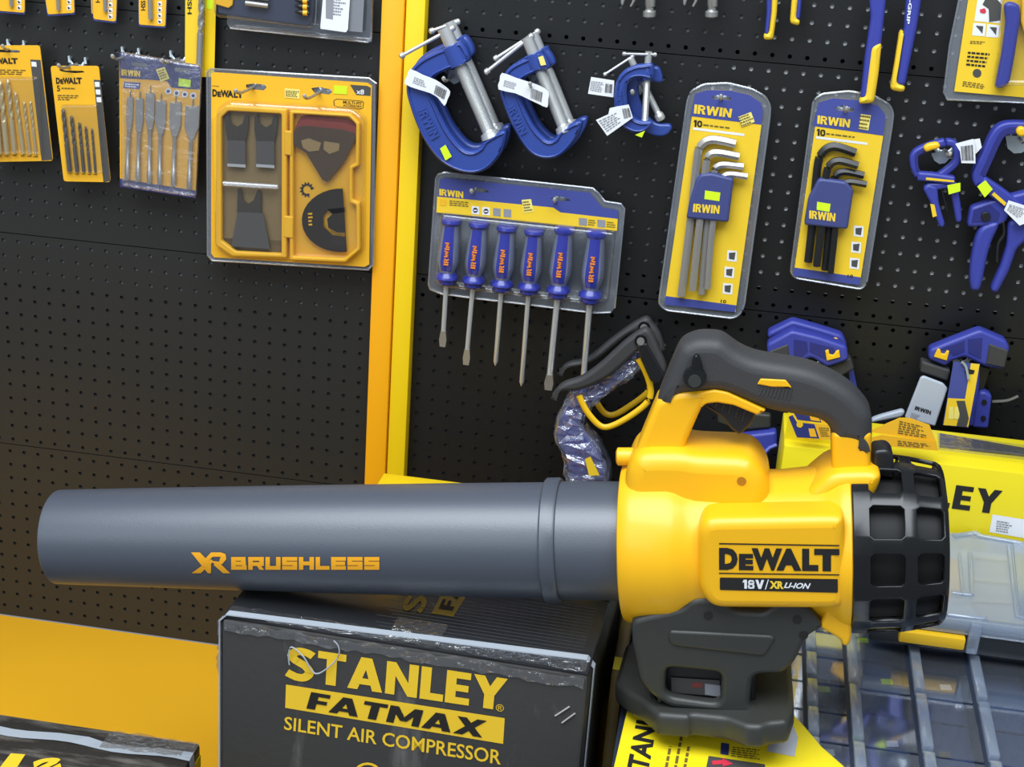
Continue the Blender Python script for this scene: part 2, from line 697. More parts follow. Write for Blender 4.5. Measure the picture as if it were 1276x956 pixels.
def word(s, quad, f, material, parent, lift=Vector((0, -0.0005, 0)), gap=0.07, name='lettering'):
    """heavy block capitals set into the quad TL TR BR BL"""
    tot = sum(GL[c][0] for c in s) + gap * (len(s) - 1)
    vs, fs = [], []
    x = 0.0
    for c in s:
        w, polys = GL[c]
        for j, p in enumerate(polys):
            k = len(vs)
            vs += [f(bil(quad, (x + u) / tot, v)) + lift * (1 + 0.12 * (j % 8)) for u, v in p]
            fs.append(tuple(range(k, k + len(p))))
        x += w + (gap if not (c + 'x') in ('Lx',) else gap * 0.7)
    return obj(name, vs, fs, material, parent)


# ================================================================== the setting
PIT = 0.021
ZO = 0.46
HOLE = 0.0028
xl = onY(-0.022)((459.5, 460)).x      # left edge of the left post
xm = onY(-0.022)((486, 460)).x
xr = onY(-0.022)((509, 460)).x

wall = box('wall_back', (-1.35, 0.03, 0.0), (1.42, 0.05, 1.06), BACK_DARK)
tag(wall, 'black pegboard wall with yellow uprights behind the display', kind='structure')
LOC_W = wall


def perforated(x0, x1, z0, z1, uoff, zrow_top=0.5, mt=None):
    vs, fs = [], []
    cols = []
    u = math.ceil((x0 / PIT) - uoff + 0.55) + uoff
    while (u + 0.5) * PIT <= x1:
        cols.append(u * PIT)
        u += 1
    hz = PIT
    rows = []
    z = z1 - zrow_top * PIT
    while z - 0.5 * hz >= z0 - 0.15 * hz:
        rows.append(z)
        z -= hz

    def quad(a, b, c, d):
        k = len(vs)
        vs.extend([(a, 0, c), (b, 0, c), (b, 0, d), (a, 0, d)])
        fs.append((k, k + 1, k + 2, k + 3))
    cx0, cx1 = cols[0] - PIT / 2, cols[-1] + PIT / 2
    rz1 = min(rows[0] + hz / 2, z1)
    rz0 = max(rows[-1] - hz / 2, z0)
    quad(x0, cx0, z0, z1)
    quad(cx1, x1, z0, z1)
    if rz1 < z1:
        quad(cx0, cx1, rz1, z1)
    if rz0 > z0:
        quad(cx0, cx1, z0, rz0)
    for ri, zc in enumerate(rows):
        zt = rz1 if ri == 0 else zc + hz / 2
        zb = rz0 if ri == len(rows) - 1 else zc - hz / 2
        for xc in cols:
            k = len(vs)
            vs.extend([(xc - PIT / 2, 0, zb), (xc + PIT / 2, 0, zb), (xc + PIT / 2, 0, zt), (xc - PIT / 2, 0, zt)])
            for dy in (0, 0.0018):
                for j in range(8):
                    t = math.radians(-112.5 + 45 * j)
                    vs.append((xc + HOLE * math.cos(t), dy, zc + HOLE * math.sin(t)))
            o = k + 4
            fs.append((k, k + 1, o + 1, o))
            fs.append((k + 1, o + 2, o + 1))
            fs.append((k + 1, k + 2, o + 3, o + 2))
            fs.append((k + 2, o + 4, o + 3))
            fs.append((k + 2, k + 3, o + 5, o + 4))
            fs.append((k + 3, o + 6, o + 5))
            fs.append((k + 3, k, o + 7, o + 6))
            fs.append((k, o, o + 7))
            for j in range(8):
                fs.append((o + j, o + (j + 1) % 8, o + 8 + (j + 1) % 8, o + 8 + j))
    # folded edges
    k = len(vs)
    vs.extend([(x0, 0, z0), (x1, 0, z0), (x1, 0.015, z0), (x0, 0.015, z0), (x0, 0, z1), (x1, 0, z1), (x1, 0.015, z1), (x0, 0.015, z1)])
    fs.append((k, k + 3, k + 2, k + 1))
    fs.append((k + 4, k + 5, k + 6, k + 7))
    return obj('perforated_panel', vs, fs, mt or PEG, wall)


GAP = 0.0006
LX0, LX1 = -1.34, xl + 0.004
RX0, RX1 = xr - 0.004, 1.41
for za, zb_, uo, zr in ((21.2, 28.0, 0.066, 0.35), (6.34, 21.2, 0.05, 0.5), (-8.57, 6.34, 0.03, 0.5), (-21.9, -8.57, 0.776, 0.5)):
    perforated(LX0, LX1, za * PIT + ZO + GAP, zb_ * PIT + ZO - GAP, uo, zr, PEG_LIT)
for za, zb_, uo, zr in ((21.45, 28.0, 0.771, 0.08), (6.55, 21.45, 0.66, 0.43), (-8.4, 6.55, 0.94, 0.3), (-21.9, -8.4, 0.9, 0.45)):
    perforated(RX0, RX1, za * PIT + ZO + GAP, zb_ * PIT + ZO - GAP, uo, zr)


def hole_tone(x0, x1, v0, v1, mt):  # added sheets; their greys paint the light seen through the holes
    return box('hole_light_sheet', (x0, 0.0035, v0 * PIT + ZO), (x1, 0.005, v1 * PIT + ZO), mt, wall)


hole_tone(LX0, LX1, -21.8, 3.2, BACK_DARK)
hole_tone(LX0, LX1, 3.2, 6.2, HOLE_MID)
hole_tone(LX0, LX1, 7.3, 21.1, HOLE_MID)
hole_tone(RX0, 0.24, 8.0, 21.3, HOLE_MID)
hole_tone(0.24, RX1, 8.0, 21.3, HOLE_PALE)
hole_tone(RX0, 0.28, 22.4, 28, HOLE_MID)
hole_tone(0.28, RX1, 22.4, 28, HOLE_PALE)
hole_tone(RX0, RX1, -21.8, 5.0, BACK_DARK)

tag(box('upright_post', (xl, -0.024, 0.0), (xm - 0.0008, 0.028, 1.05), POST_O, None, 0.0015),
    'orange-yellow steel upright beside the left pegboard bay', 'post')
tag(box('upright_post', (xm + 0.0008, -0.020, 0.0), (xr, 0.028, 1.05), POST_Y, None, 0.0015),
    'bright yellow steel upright edging the right pegboard bay', 'post')
deck = thing('shelf_deck', (0, -0.36, -0.03), 'wide yellow steel base shelf under the boxes', 'shelf')
box('deck_sheet', (-1.35, -0.78, -0.02), (1.42, -0.0005, 0.0), DECK, deck, 0.002)
box('front_lip', (-1.35, -0.782, -0.09), (1.42, -0.772, -0.004), DECK, deck, 0.002)

# ================================================================== the leaf blower
YB = -0.582
fB = onY(YB)
A0 = fB((75, 669))
A1 = fB((1173, 677))
AX = (A1 - A0).normalized()
UPB = Vector((-AX.z, 0, AX.x)).normalized()       # up, square to the axis, in the blower's middle plane


def st(px):
    """pixel column -> distance along the blower axis"""
    d0, d1 = 0.0, 3.0
    lo, hi = -0.2, 1.2
    for _ in range(40):
        md = (lo + hi) / 2
        p = A0 + AX * md - CAM
        x = 638 + FPX * p.dot(RX) / p.dot(FW)
        if x < px:
            lo = md
        else:
            hi = md
    return lo


def pr(px, rp):
    s = st(px)
    return (s, rp * depth(A0 + AX * s) / FPX)


blower = thing('leaf_blower', (0.30, YB, 0.30), 'yellow and black cordless leaf blower with a long charcoal tube lying across the boxes', 'leaf blower')
tb = lathe('blower_tube', A0, AX, [pr(79, 52), pr(74, 55), pr(73.2, 57.2), pr(74.2, 58.4), pr(80, 58.8), pr(200, 62), pr(380, 66.5), pr(560, 70.2), pr(680, 72.3), pr(684, 72.3)],
           TUBE, blower, 64, 35, caps=False)
# inner bore of the tube
s0, r0 = pr(79, 52)
lathe('tube_bore', A0, AX, [(s0 + 0.3, r0 * 0.95), (s0, r0)], BLACK_P, tb, 48, caps=False)
lathe('tube_collar', A0, AX, [pr(681, 70), pr(681, 76), pr(683, 78), pr(697, 78.4), pr(700, 77), pr(701, 72)], TUBE, blower, 64, 30, caps=False)
lathe('tube_sleeve', A0, AX, [pr(698, 73.4), pr(740, 73.8), pr(785, 74)], TUBE, blower, 64, 30, caps=False)
drum = lathe('motor_housing', A0, AX,
             [pr(777, 72), pr(777, 92), pr(778.5, 97), pr(783, 100), pr(796, 103), pr(836, 104), pr(846, 102), pr(856, 97.5), pr(870, 94), pr(915, 91),
              pr(975, 91), pr(1010, 95), pr(1030, 101), pr(1042, 108), pr(1050, 110.5), pr(1056, 111), pr(1058, 108)], YEL, blower, 72, 25)


def bplate(name, px, half, material, parent, bevel, y=YB, holes=(), rnd=0.003, res=4):
    """profile in the blower's middle plane, half-width half"""
    f = onY(y)
    loops = []
    for lp in [px] + list(holes):
        q = [(v.x, v.z) for v in (f(p) for p in lp)]
        loops.append(round_poly(q, max(rnd, bevel * 1.1), 5))
    me = fill_mesh(loops, half, bevel, res)
    me.transform(Matrix.Translation((0, y, 0)) @ M_Y)
    return link_mesh(name, me, material, parent, 50)


# hump on top of the drum, boss and rear shoulder
bplate('top_hump', [(781, 592), (784, 566), (797, 546), (854, 546), (868, 550), (930, 552), (944, 560), (958, 580), (962, 640), (785, 640)], 0.040, YEL, blower, 0.016, rnd=0.006)
lathe('cap_boss', fB((768, 569)), AX, [(0, 0.006), (0.0015, 0.0085), (0.02, 0.0085)], YEL, blower, 20)
bplate('rear_shoulder', [(1000, 600), (1034, 572), (1082, 570), (1094, 574), (1095, 583), (1086, 604), (1062, 622), (1060, 660), (1000, 660)], 0.036, YEL, blower, 0.010, rnd=0.004)
# handle: yellow frame
hf = bplate('handle_frame', [(820, 490), (845, 480), (884, 478), (881, 490), (874, 502), (855, 546), (856, 566), (788, 566), (797, 546)],
       0.0215, YEL, blower, 0.006, rnd=0.003)
bplate('guard_strip', [(872, 480), (892, 477), (907, 480), (955, 502), (944, 508), (915, 496), (894, 492.5), (881, 494), (874, 500)], 0.0205, YEL, hf, 0.002, rnd=0.001)
bplate('handle_rear_post', [(1035, 528), (1085, 528), (1083, 576), (1075, 600), (1030, 600), (1036, 580)], 0.0215, YEL, blower, 0.006)
# rubber grip
grip = bplate('handle_grip', [(818, 496), (827, 473), (845, 429), (853, 421), (871, 414.5), (896, 415.5), (905, 420), (919, 431), (938, 440), (959, 444),
                              (980, 447), (1014, 454), (1043, 468), (1064, 482), (1084, 505), (1086, 523), (1085, 553), (1073, 562), (1067, 559), (1065, 548), (1060, 545), (1036, 542),
                              (1034, 526), (1022, 515), (993, 510), (955, 503.5), (907, 482), (892, 479.5), (873, 482), (845, 486), (839, 499)],
              0.0225, BLACK_R, blower, 0.012, rnd=0.006)
yg = YB - 0.0226
bplate('grip_inlay', cY((65, 375), (85, 342), (235, 350), (270, 395), (150, 390)), 0.0018, YEL, grip, 0.001, y=yg + 0.0005, rnd=0.001)
# ribs under the inlay
for i in range(9):
    a = cY((95 + i * 22, 400), (78 + i * 22, 440 + i * 4))
    f = onY(yg)
    tube('grip_rib', [f(a[0]), f(a[1])], 0.0009, BLACK_R, grip, 6)
# strap knob on the grip
fk = onY(YB - 0.023)
kn = tube('lock_knob', [fk(cX((505, 335))[0]), fk(cX((505, 335))[0]) + Vector((0, -0.007, 0.001))], [0.0105, 0.0095], BLACK_G, grip, 24, ref=Vector((0, 0, 1)))
plate('knob_lever', cX((480, 300), (495, 215), (515, 200), (535, 220), (555, 300), (520, 330)), YB - 0.029, 0.008, BLACK_G, kn, 0.0025, rnd=0.002)
tube('knob_screw', [fk(cX((507, 342))[0]) + Vector((0, -0.0068, 0)), fk(cX((507, 342))[0]) + Vector((0, -0.0085, 0))], 0.0058, STAND, kn, 20)
# trigger
trg = bplate('trigger', [(876, 499), (893, 490), (944, 506), (937, 523), (922, 537), (912, 530), (900, 515)], 0.013, BLACK_P, blower, 0.003)
for i in range(6):
    a = cX((600 + i * 42, 455 + i * 10), (585 + i * 40, 490 + i * 22))
    f = onY(YB - 0.0135)
    tube('trigger_rib', [f(a[0]), f(a[1])], 0.0011, BLACK_P, trg, 6)
# raised badge panel on the near side
yp = YB - 0.0815
badge = bplate('badge_panel', [(870, 656), (874, 643), (884, 635), (1046, 632), (1052, 640), (1053, 738), (1044, 748), (893, 747), (880, 738), (872, 722)], 0.022, YEL, blower, 0.010, y=yp + 0.022, rnd=0.006)
fp = onY(yp)
LB = Vector((0, -0.0005, 0))


def slab_text(s, quads, mt, parent, f):
    for ch, q in zip(s, quads):
        text(ch, q, f, mt, parent, bold=0.045, name='letter')


DW = [(896, 915), (917, 935), (935, 971), (969, 996), (997, 1017), (1015, 1045.5)]


def dewalt(x0, y0, x1, y1, x2, y2, x3, y3, f, mt, parent, bold=0.05):
    """the maker's word mark in a quad TL TR BR BL"""
    Q = [(x0, y0), (x1, y1), (x2, y2), (x3, y3)]
    marks = [('D', .0, .155, 0, 1), ('E', .165, .285, 0, .74), ('W', .27, .525, 0, 1), ('A', .475, .685, 0, 1), ('L', .69, .825, 0, 1), ('T', .79, 1, 0, 1)]
    vs, fs = [], []
    for ch, a, b, lo, hi in marks:
        gv, gf = text_geo(ch, bold)
        k = len(vs)
        vs += [f(bil(Q, a + (b - a) * u, lo + (hi - lo) * v)) + LB for u, v in gv]
        fs += [tuple(i + k for i in q) for q in gf]
    return obj('lettering', vs, fs, mt, parent)


dewalt(896, 682.5, 1046, 684, 1046, 712, 896, 710, fp, INK, badge, 0.07)
flat('badge_rule', [(896, 676.5), (1046, 679), (1046, 680.6), (896, 678.2)], fp, INK, badge, lift=LB)
flat('badge_rule', [(896, 713.5), (1046, 715.5), (1046, 717), (896, 715)], fp, INK, badge, lift=LB)
strip = flat('badge_strip', [(897, 719.5), (1044, 721.5), (1044, 738.5), (897, 735)], fp, INK, badge, 1.5, lift=LB)
LB2 = Vector((0, -0.0009, 0))
word('18V/', cJ((442, 769), (521, 770), (521, 797), (442, 796)), fp, WHITE, strip, lift=LB2)
text('XR', cJ((523, 773), (565, 774), (565, 797), (523, 796)), fp, INK_YEL, strip, 0.05, lift=LB2)
text('LI-ION', cJ((567, 777), (646, 780), (644, 797), (565, 794)), fp, WHITE, strip, 0.03, 0.3, lift=LB2)
# screw dimple on the flank and vents
d0 = fB((924, 600)) + Vector((0, -0.0385, 0))
fd = onY(YB - 0.0405)
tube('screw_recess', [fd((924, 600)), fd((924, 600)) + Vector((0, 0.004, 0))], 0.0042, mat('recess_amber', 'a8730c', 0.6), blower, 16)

# lower lug of the housing
bplate('rear_lug', [(1020, 770), (1046, 700), (1061, 700), (1060, 784), (1056, 793), (1049, 793), (1046, 785)], 0.02, YEL, blower, 0.004, y=YB - 0.045)

# ---- rear intake cage with real windows
cage_prof = [(1056, 106), (1058, 111.5), (1078, 112), (1082.5, 111.8), (1114.5, 110.4), (1119, 110), (1134, 107.8), (1138.5, 107), (1162.5, 102.3), (1167, 101.3), (1173, 97), (1173, 70)]
WIN = ((2, 5), (6, 9))            # profile spans that are open
NA = 12
vs, fs = [], []
angs = []
for k in range(NA):
    c0 = 7.7 + 30 * k
    angs += [c0 - 10.5, c0 - 8.3, c0 + 8.3, c0 + 10.5]
NV = len(angs)
for px, rp in cage_prof:
    s, r = pr(px, rp)
    for a in angs:
        t = math.radians(a)
        vs.append(A0 + AX * s + Vector((0, -1, 0)) * (r * math.cos(t)) + UPB * (r * math.sin(t)))
for i in range(len(cage_prof) - 1):
    w = next((q for q in WIN if q[0] <= i < q[1]), None)
    for k in range(NV):
        a, b = i * NV + k, i * NV + (k + 1) % NV
        if w and k % 4 != 3:
            first, last = i == w[0], i == w[1] - 1
            if k % 4 == 0 and first:
                fs.append((a, a + NV, b))
            elif k % 4 == 0 and last:
                fs.append((a, a + NV, b + NV))
            elif k % 4 == 2 and first:
                fs.append((a, b + NV, b))
            elif k % 4 == 2 and last:
                fs.append((a + NV, b + NV, b))
            continue
        fs.append((a, a + NV, b + NV, b))
cage = obj('intake_cage', vs, fs, BLACK_G, blower, 35)
md = cage.modifiers.new('thick', 'SOLIDIFY')
md.thickness = 0.004
md.offset = -1
bv = cage.modifiers.new('soft', 'BEVEL')
bv.width = 0.0008
bv.segments = 2
bv.limit_method = 'ANGLE'
bv.angle_limit = math.radians(50)
lathe('intake_core', A0, AX, [pr(1060, 92), pr(1130, 90), pr(1165, 84), pr(1168, 20)], mat('cage_inside_black', '0b0b0c', 0.65), cage, 48)
lathe('cage_back', A0, AX, [pr(1172, 72), pr(1174, 66), pr(1174, 5)], BLACK_G, cage, 48)
bplate('cage_latch', [(1085, 585), (1086, 555), (1104, 553), (1112, 560), (1114, 590)], 0.014, BLACK_P, blower, 0.004)

# ---- tube lettering wrapped on the tube
TN = Vector((0, 0, 0))


TPROF = [pr(80, 58.8), pr(200, 62), pr(380, 66.5), pr(560, 70.2), pr(680, 72.3)]


def on_tube(p):
    """pixel -> point on the near side of the conical tube"""
    d = ray(p[0], p[1]).normalized()
    t0, t1 = 1.0, None
    t = 1.0
    prev = None
    def g(t):
        q = CAM + d * t - A0
        s = q.dot(AX)
        r = (q - AX * s).length
        for (sa, ra), (sb, rb) in zip(TPROF[:-1], TPROF[1:]):
            if s <= sb:
                break
        return r - (ra + (rb - ra) * (s - sa) / (sb - sa)) - 0.0007
    lo = 0.9
    hi = lo
    while g(hi) > 0 and hi < 2.2:
        lo = hi
        hi += 0.01
    for _ in range(24):
        md = (lo + hi) / 2
        if g(md) > 0:
            lo = md
        else:
            hi = md
    return CAM + d * lo


def tube_poly(name, polys, mt):
    """polygons in photo pixels, sliced so that they follow the curve"""
    bm = bmesh.new()
    for lp in polys:
        bm.faces.new([bm.verts.new((p[0], p[1], 0)) for p in lp])
    ys = [v.co.y for v in bm.verts]
    y = min(ys) + 3
    while y < max(ys):
        bmesh.ops.bisect_plane(bm, geom=bm.verts[:] + bm.edges[:] + bm.faces[:], plane_co=(0, y, 0), plane_no=(0, 1, 0))
        y += 3
    bmesh.ops.triangulate(bm, faces=bm.faces[:])
    vv = [on_tube((v.co.x, v.co.y)) for v in bm.verts]
    bm.verts.index_update()
    ff = [tuple(v.index for v in f.verts) for f in bm.faces]
    bm.free()
    return obj(name, vv, ff, mt, tb)


def blocky(ch, x, y, w, h, t):
    """square slanted-free block capitals like the tube print"""
    X = lambda a: x + a * w
    Yy = lambda b: y + b * h
    tx = t / w
    ty = t * 0.85 / h
    r = lambda a, b, c, d: [(X(a), Yy(b)), (X(c), Yy(b)), (X(c), Yy(d)), (X(a), Yy(d))]
    m0, m1 = 0.5 - ty / 2, 0.5 + ty / 2
    L, Rr = r(0, 0, tx, 1), r(1 - tx, 0, 1, 1)
    T, Mm, Bt = r(0, 0, 1, ty), r(0, m0, 1, m1), r(0, 1 - ty, 1, 1)
    if ch == 'B':
        return [L, r(tx, 0, .93, ty), r(tx, m0, .95, m1), r(tx, 1 - ty, 1, 1), r(.93 - tx, ty, .93, m0), r(1 - tx, m1, 1, 1 - ty)]
    if ch == 'R':
        return [L, r(tx, 0, 1, ty), r(tx, .55 - ty / 2, 1, .55 + ty / 2), r(1 - tx, ty, 1, .5), [(X(.5), Yy(.6)), (X(.78), Yy(.6)), (X(1.02), Yy(1)), (X(.72), Yy(1))]]
    if ch == 'U':
        return [L, r(1 - tx, 0, 1, 1 - ty), r(tx, 1 - ty, 1, 1)]
    if ch == 'S':
        return [T, Mm, Bt, r(0, ty, tx, m0), r(1 - tx, m1, 1, 1 - ty)]
    if ch == 'H':
        return [L, Rr, r(tx, m0, 1 - tx, m1)]
    if ch == 'L':
        return [L, r(tx, 1 - ty, 1, 1)]
    if ch == 'E':
        return [L, r(tx, 0, 1, ty), r(tx, m0, .95, m1), r(tx, 1 - ty, 1, 1)]
    return []


xs = 288.0
for ch, w in zip('BRUSHLESS', (21, 21, 20.5, 20.5, 20.5, 19, 20, 20.5, 20.5)):
    tube_poly('letter', blocky(ch, xs, 694.2, w - 1.6, 16, 5.6), INK_ORANGE if False else mat('print_amber', 'f5ab1c', 0.5))
    xs += w + 0.35
AMB = MATS['print_amber']
tube_poly('letter', [[(238, 688.5), (249, 688.5), (263, 703), (263, 714.5), (259, 714.5)], [(263, 697), (266, 700), (250, 714.5), (238.5, 714.5)]], AMB)
tube_poly('letter', [[(256, 696), (263, 688.5), (275, 688.5), (275, 694), (265, 694), (259, 700)], [(275, 688.5), (281, 690.5), (282, 697), (277, 703), (273, 700), (275, 694)],
                     [(263, 699), (273, 700), (277, 703), (268, 704)], [(266, 704), (275, 703), (287, 714.5), (278, 714.5)]], AMB)

# ---- stand under the housing
ZF = ZO - 0.163           # foot sole height
stand = thing_stand = None
yf = YB - 0.068
body_px = cK((185, 135), (260, 112), (350, 95), (440, 72), (475, 34), (520, 24), (620, 26), (660, 48), (695, 84), (850, 94), (895, 52), (940, 44), (1040, 48), (1085, 90), (1146, 170),
             (1072, 208), (1045, 245), (995, 350), (945, 392), (920, 402), (815, 404), (785, 428), (772, 560), (798, 588), (905, 604), (938, 608), (935, 640), (600, 590), (380, 570), (300, 520), (225, 440), (205, 330), (190, 250))
win1 = cK((358, 388), (375, 372), (610, 395), (634, 410), (630, 530), (600, 550), (385, 520), (352, 492))
win2 = cK((785, 425), (810, 405), (925, 405), (945, 420), (940, 560), (915, 602), (800, 590), (770, 565))
stand = plate('stand', body_px, yf, 0.014, STAND, blower, 0.005, [win1], rnd=0.002)
sb_ = stand.copy()
sb_.name = 'stand_back'
COL.objects.link(sb_)
sb_.parent = stand
sb_.location = (0, 0.122, 0)
fs_ = onY(yf)
q0 = [fs_(p) for p in cK((185, 135), (1146, 170))]
plate('saddle', cK((190, 140), (350, 100), (440, 76), (480, 40), (610, 32), (650, 50), (690, 90), (850, 100), (900, 58), (1035, 54), (1080, 95), (1135, 168), (1060, 205), (1000, 330), (930, 385), (350, 355), (215, 320), (195, 240)),
      yf + 0.004, 0.128, STAND, stand, 0.006, rnd=0.003)
plate('end_wall', cK((196, 240), (330, 330), (338, 560), (225, 440), (205, 330)), yf + 0.006, 0.124, STAND, stand, 0.004, rnd=0.002)
plate('raised_pad', cK((375, 185), (880, 210), (905, 225), (850, 310), (820, 312), (400, 262), (368, 235)), yf - 0.0022, 0.006, STAND, stand, 0.0025, rnd=0.003)
for c in ((568, 110), (1010, 130), (1042, 208)):
    q = onY(yf - 0.0005)(cK(c)[0])
    tube('screw_hole', [q, q + Vector((0, 0.004, 0))], 0.0042, INK, stand, 14)
pc = onY(YB - 0.082)((835, 921))
HS = (pc - A0).dot(UPB)


def on_sole(p, h=0.0):
    d = ray(p[0], p[1])
    return CAM + d * ((HS + h - (CAM - A0).dot(UPB)) / d.dot(UPB))


def tilted(name, pts, h0, h1, mt, parent, bevel, rnd=0.004):
    '''outline in the sole plane (along axis, depth), between heights h0..h1 above the sole'''
    q = [((p - A0).dot(AX), p.y) for p in pts]
    me = fill_mesh([round_poly(q, rnd)], (h1 - h0) / 2, bevel)
    M = Matrix((AX, Vector((0, 1, 0)), UPB)).transposed().to_4x4()
    M.translation = Vector((A0.x, 0, A0.z)) + UPB * (HS + (h0 + h1) / 2)
    me.transform(M)
    return link_mesh(name, me, mt, parent, 40)


front = [on_sole(p) for p in cK((108, 545), (170, 600), (240, 640), (320, 712), (470, 724), (490, 712), (650, 730), (690, 745), (760, 772), (830, 775), (870, 758), (965, 748))]
e = front[-1]
bk = YB + 0.070
backp = [Vector((e.x + 0.006, e.y + 0.03, e.z)), Vector((e.x + 0.004, bk - 0.01, e.z)), Vector((e.x - 0.01, bk, e.z)), Vector((front[0].x + 0.03, bk, front[0].z)), Vector((front[0].x + 0.004, bk - 0.015, front[0].z))]
tilted('stand_foot', front + backp, 0, 0.024, STAND, stand, 0.005)
cxm = (front[0].x + e.x) / 2
bb = [Vector((cxm - 0.045, YB - 0.05, 0)), Vector((cxm + 0.055, YB - 0.05, 0)), Vector((cxm + 0.055, YB + 0.03, 0)), Vector((cxm - 0.045, YB + 0.03, 0))]
bb = [v + Vector((0, 0, front[0].z)) for v in bb]
tilted('battery_pack', bb, 0.02, 0.07, BLACK_P, stand, 0.003)
fb2 = onY(YB - 0.0512)
flat('battery_label', cK((385, 415), (625, 430), (625, 510), (385, 490)), fb2, CARD_G, stand)
flat('battery_label', cK((485, 440), (540, 440), (540, 465), (485, 465)), fb2, mat('label_dull_red', '7a3a36', 0.6), stand, lift=Vector((0, -0.0006, 0)))
flat('battery_label', cK((552, 445), (628, 455), (628, 512), (552, 500)), fb2, INK_GREY, stand, lift=Vector((0, -0.0006, 0)))

# ================================================================== boxes and cases on the deck
ZB = ZO - 0.0344          # top of the compressor carton
CARTON = scuffed('carton_black', '363533', '8d8a86', 0.5, (1, 1, 0.22), 22, 0.58, 0.78, 0.45)
CARTON_TOP = mat('carton_black_gloss', '2a2b2e', 0.3, bump=0.5, bscale=60, stretch=(0.15, 1, 1))
CARTON_Y = mat('carton_yellow', 'f2dc1c', 0.42, bump=0.15, bscale=40)
CARTON_Y3 = mat('carton_yellow_sleeve', 'f5dd20', 0.35, bump=0.2, bscale=30)
STRAP = mat('strap_white', 'a9b0b8', 0.45)
GOLD = mat('print_carton_yellow', 'f4c92c', 0.5)
GOLD_D = mat('print_carton_gold', 'b89a35', 0.5)
KRAFT = mat('kraft_board', '8a7657', 0.8)
tlc, trc = onZ(ZB)((275, 768)), onZ(ZB)((734, 841))
YF = tlc.y
bx0, bx1 = tlc.x, tlc.x + (trc - tlc).length
ybk = YF + 0.30
XF[0] = Matrix.Translation(tlc) @ Matrix.Rotation(math.atan2(trc.y - tlc.y, trc.x - tlc.x), 4, 'Z') @ Matrix.Translation(-tlc)   # the carton stands slightly askew
fT = onF(ZB)
carton = thing('compressor_carton', ((bx0 + bx1) / 2, (YF + ybk) / 2, 0.0), 'large black carton with yellow lettering under the blower tube', 'box')
bd = box('carton_body', (bx0, YF, 0.001), (bx1, ybk, ZB - 0.003), CARTON, carton, 0.005)
top = box('top_flap', (bx0 + 0.001, YF + 0.003, ZB - 0.004), (bx1 - 0.001, (YF + ybk) / 2 - 0.001, ZB), CARTON_TOP, carton, 0.0015)
box('top_flap', (bx0 + 0.001, (YF + ybk) / 2 + 0.001, ZB - 0.004), (bx1 - 0.001, ybk - 0.001, ZB), CARTON_TOP, carton, 0.0015)
# corrugation ridges that show through the top
for i in range(16):
    y = YF + 0.03 + i * 0.0066
    tube('flute', [(bx0 + 0.14 + random.random() * 0.03, y, ZB - 0.0006), (bx1 - 0.012, y, ZB - 0.0006)], 0.001, CARTON_TOP, top, 6)
fF = onFY(YF)
word('STANLEY', [(358.5, 805), (634, 846), (630, 886), (356.5, 845.5)], fF, GOLD, bd)
text('®', [(618, 877), (628, 878), (628, 887), (618, 886)], fF, GOLD, bd, 0.0)
bar = flat('lettering_bar', [(356.5, 853), (629, 895), (627, 927), (355.5, 882)], fF, GOLD, bd)
word('FATMAX', [(388, 862), (607, 898), (601, 919), (382, 882.5)], fF, INK, bar, lift=Vector((0, -0.0008, 0)))
text('SILENT AIR COMPRESSOR', [(355, 892.5), (625, 935), (624, 953), (354, 909)], fF, GOLD, bd, 0.012)
vs_ = circ((458, 966), 18, 20, 16)
vi_ = circ((458, 966), 14.5, 20, 13)
obj('emblem', [fF(p) + Vector((0, -0.0005, 0)) for p in vs_ + vi_], [(i, (i + 1) % 20, 20 + (i + 1) % 20, 20 + i) for i in range(20)], GOLD, bd)
# word mark on the top
tp = flat('lettering_bar', cO((152, 182), (262, 200), (330, 92), (205, 80)), fT, GOLD_D, top, lift=Vector((0, 0, 0.0005)))
word('FA', cO((188, 160), (248, 30), (318, 42), (258, 172)), fT, INK, tp, lift=Vector((0, 0, 0.0009)))
word('ST', cO((-5, 168), (78, -5), (172, 8), (108, 182)), fT, GOLD_D, top, lift=Vector((0, 0, 0.0006)))
# tape along the front top edge and across the middle
def ribbon(name, path, w, mt, parent, jag=0.0, n=None):
    """flat band: path of (point, width direction)"""
    vs, fs = [], []
    for p, d in path:
        vs += [p + d * (-w / 2) + d * random.uniform(-jag, jag), p + d * (w / 2) + d * random.uniform(-jag, jag)]
    for i in range(len(path) - 1):
        fs.append((2 * i, 2 * i + 1, 2 * i + 3, 2 * i + 2))
    return obj(name, vs, fs, mt, parent, 60)


N = 40
ribbon('edge_tape', [(Vector((bx0 + 0.004 + (bx1 - bx0 - 0.008) * i / N, YF - 0.0009 - 0.0006 * random.random(), ZB - 0.009)), Vector((0, 0.05, 1)).normalized()) for i in range(N + 1)], 0.011, TAPE, bd, 0.0022)
ribbon('edge_tape', [(Vector((bx0 + 0.004 + (bx1 - bx0 - 0.008) * i / N, YF + 0.012, ZB + 0.0008 + 0.0008 * random.random())), Vector((0, 1, 0))) for i in range(N + 1)], 0.02, TAPE, bd, 0.002)
ribbon('edge_tape', [(Vector((bx0 - 0.0008 - 0.001 * random.random(), YF + 0.004, ZB - 0.004 - 0.06 * i / 12)), Vector((0.25, 1, 0)).normalized()) for i in range(13)], 0.012, TAPE, bd, 0.003)
xt = fT((530, 770)).x
ribbon('seam_tape', [(Vector((xt, YF + 0.004 + 0.045 * i / 20, ZB + 0.0012 + 0.0012 * random.random())), Vector((1, 0, 0))) for i in range(21)], 0.05, TAPE, top, 0.001)
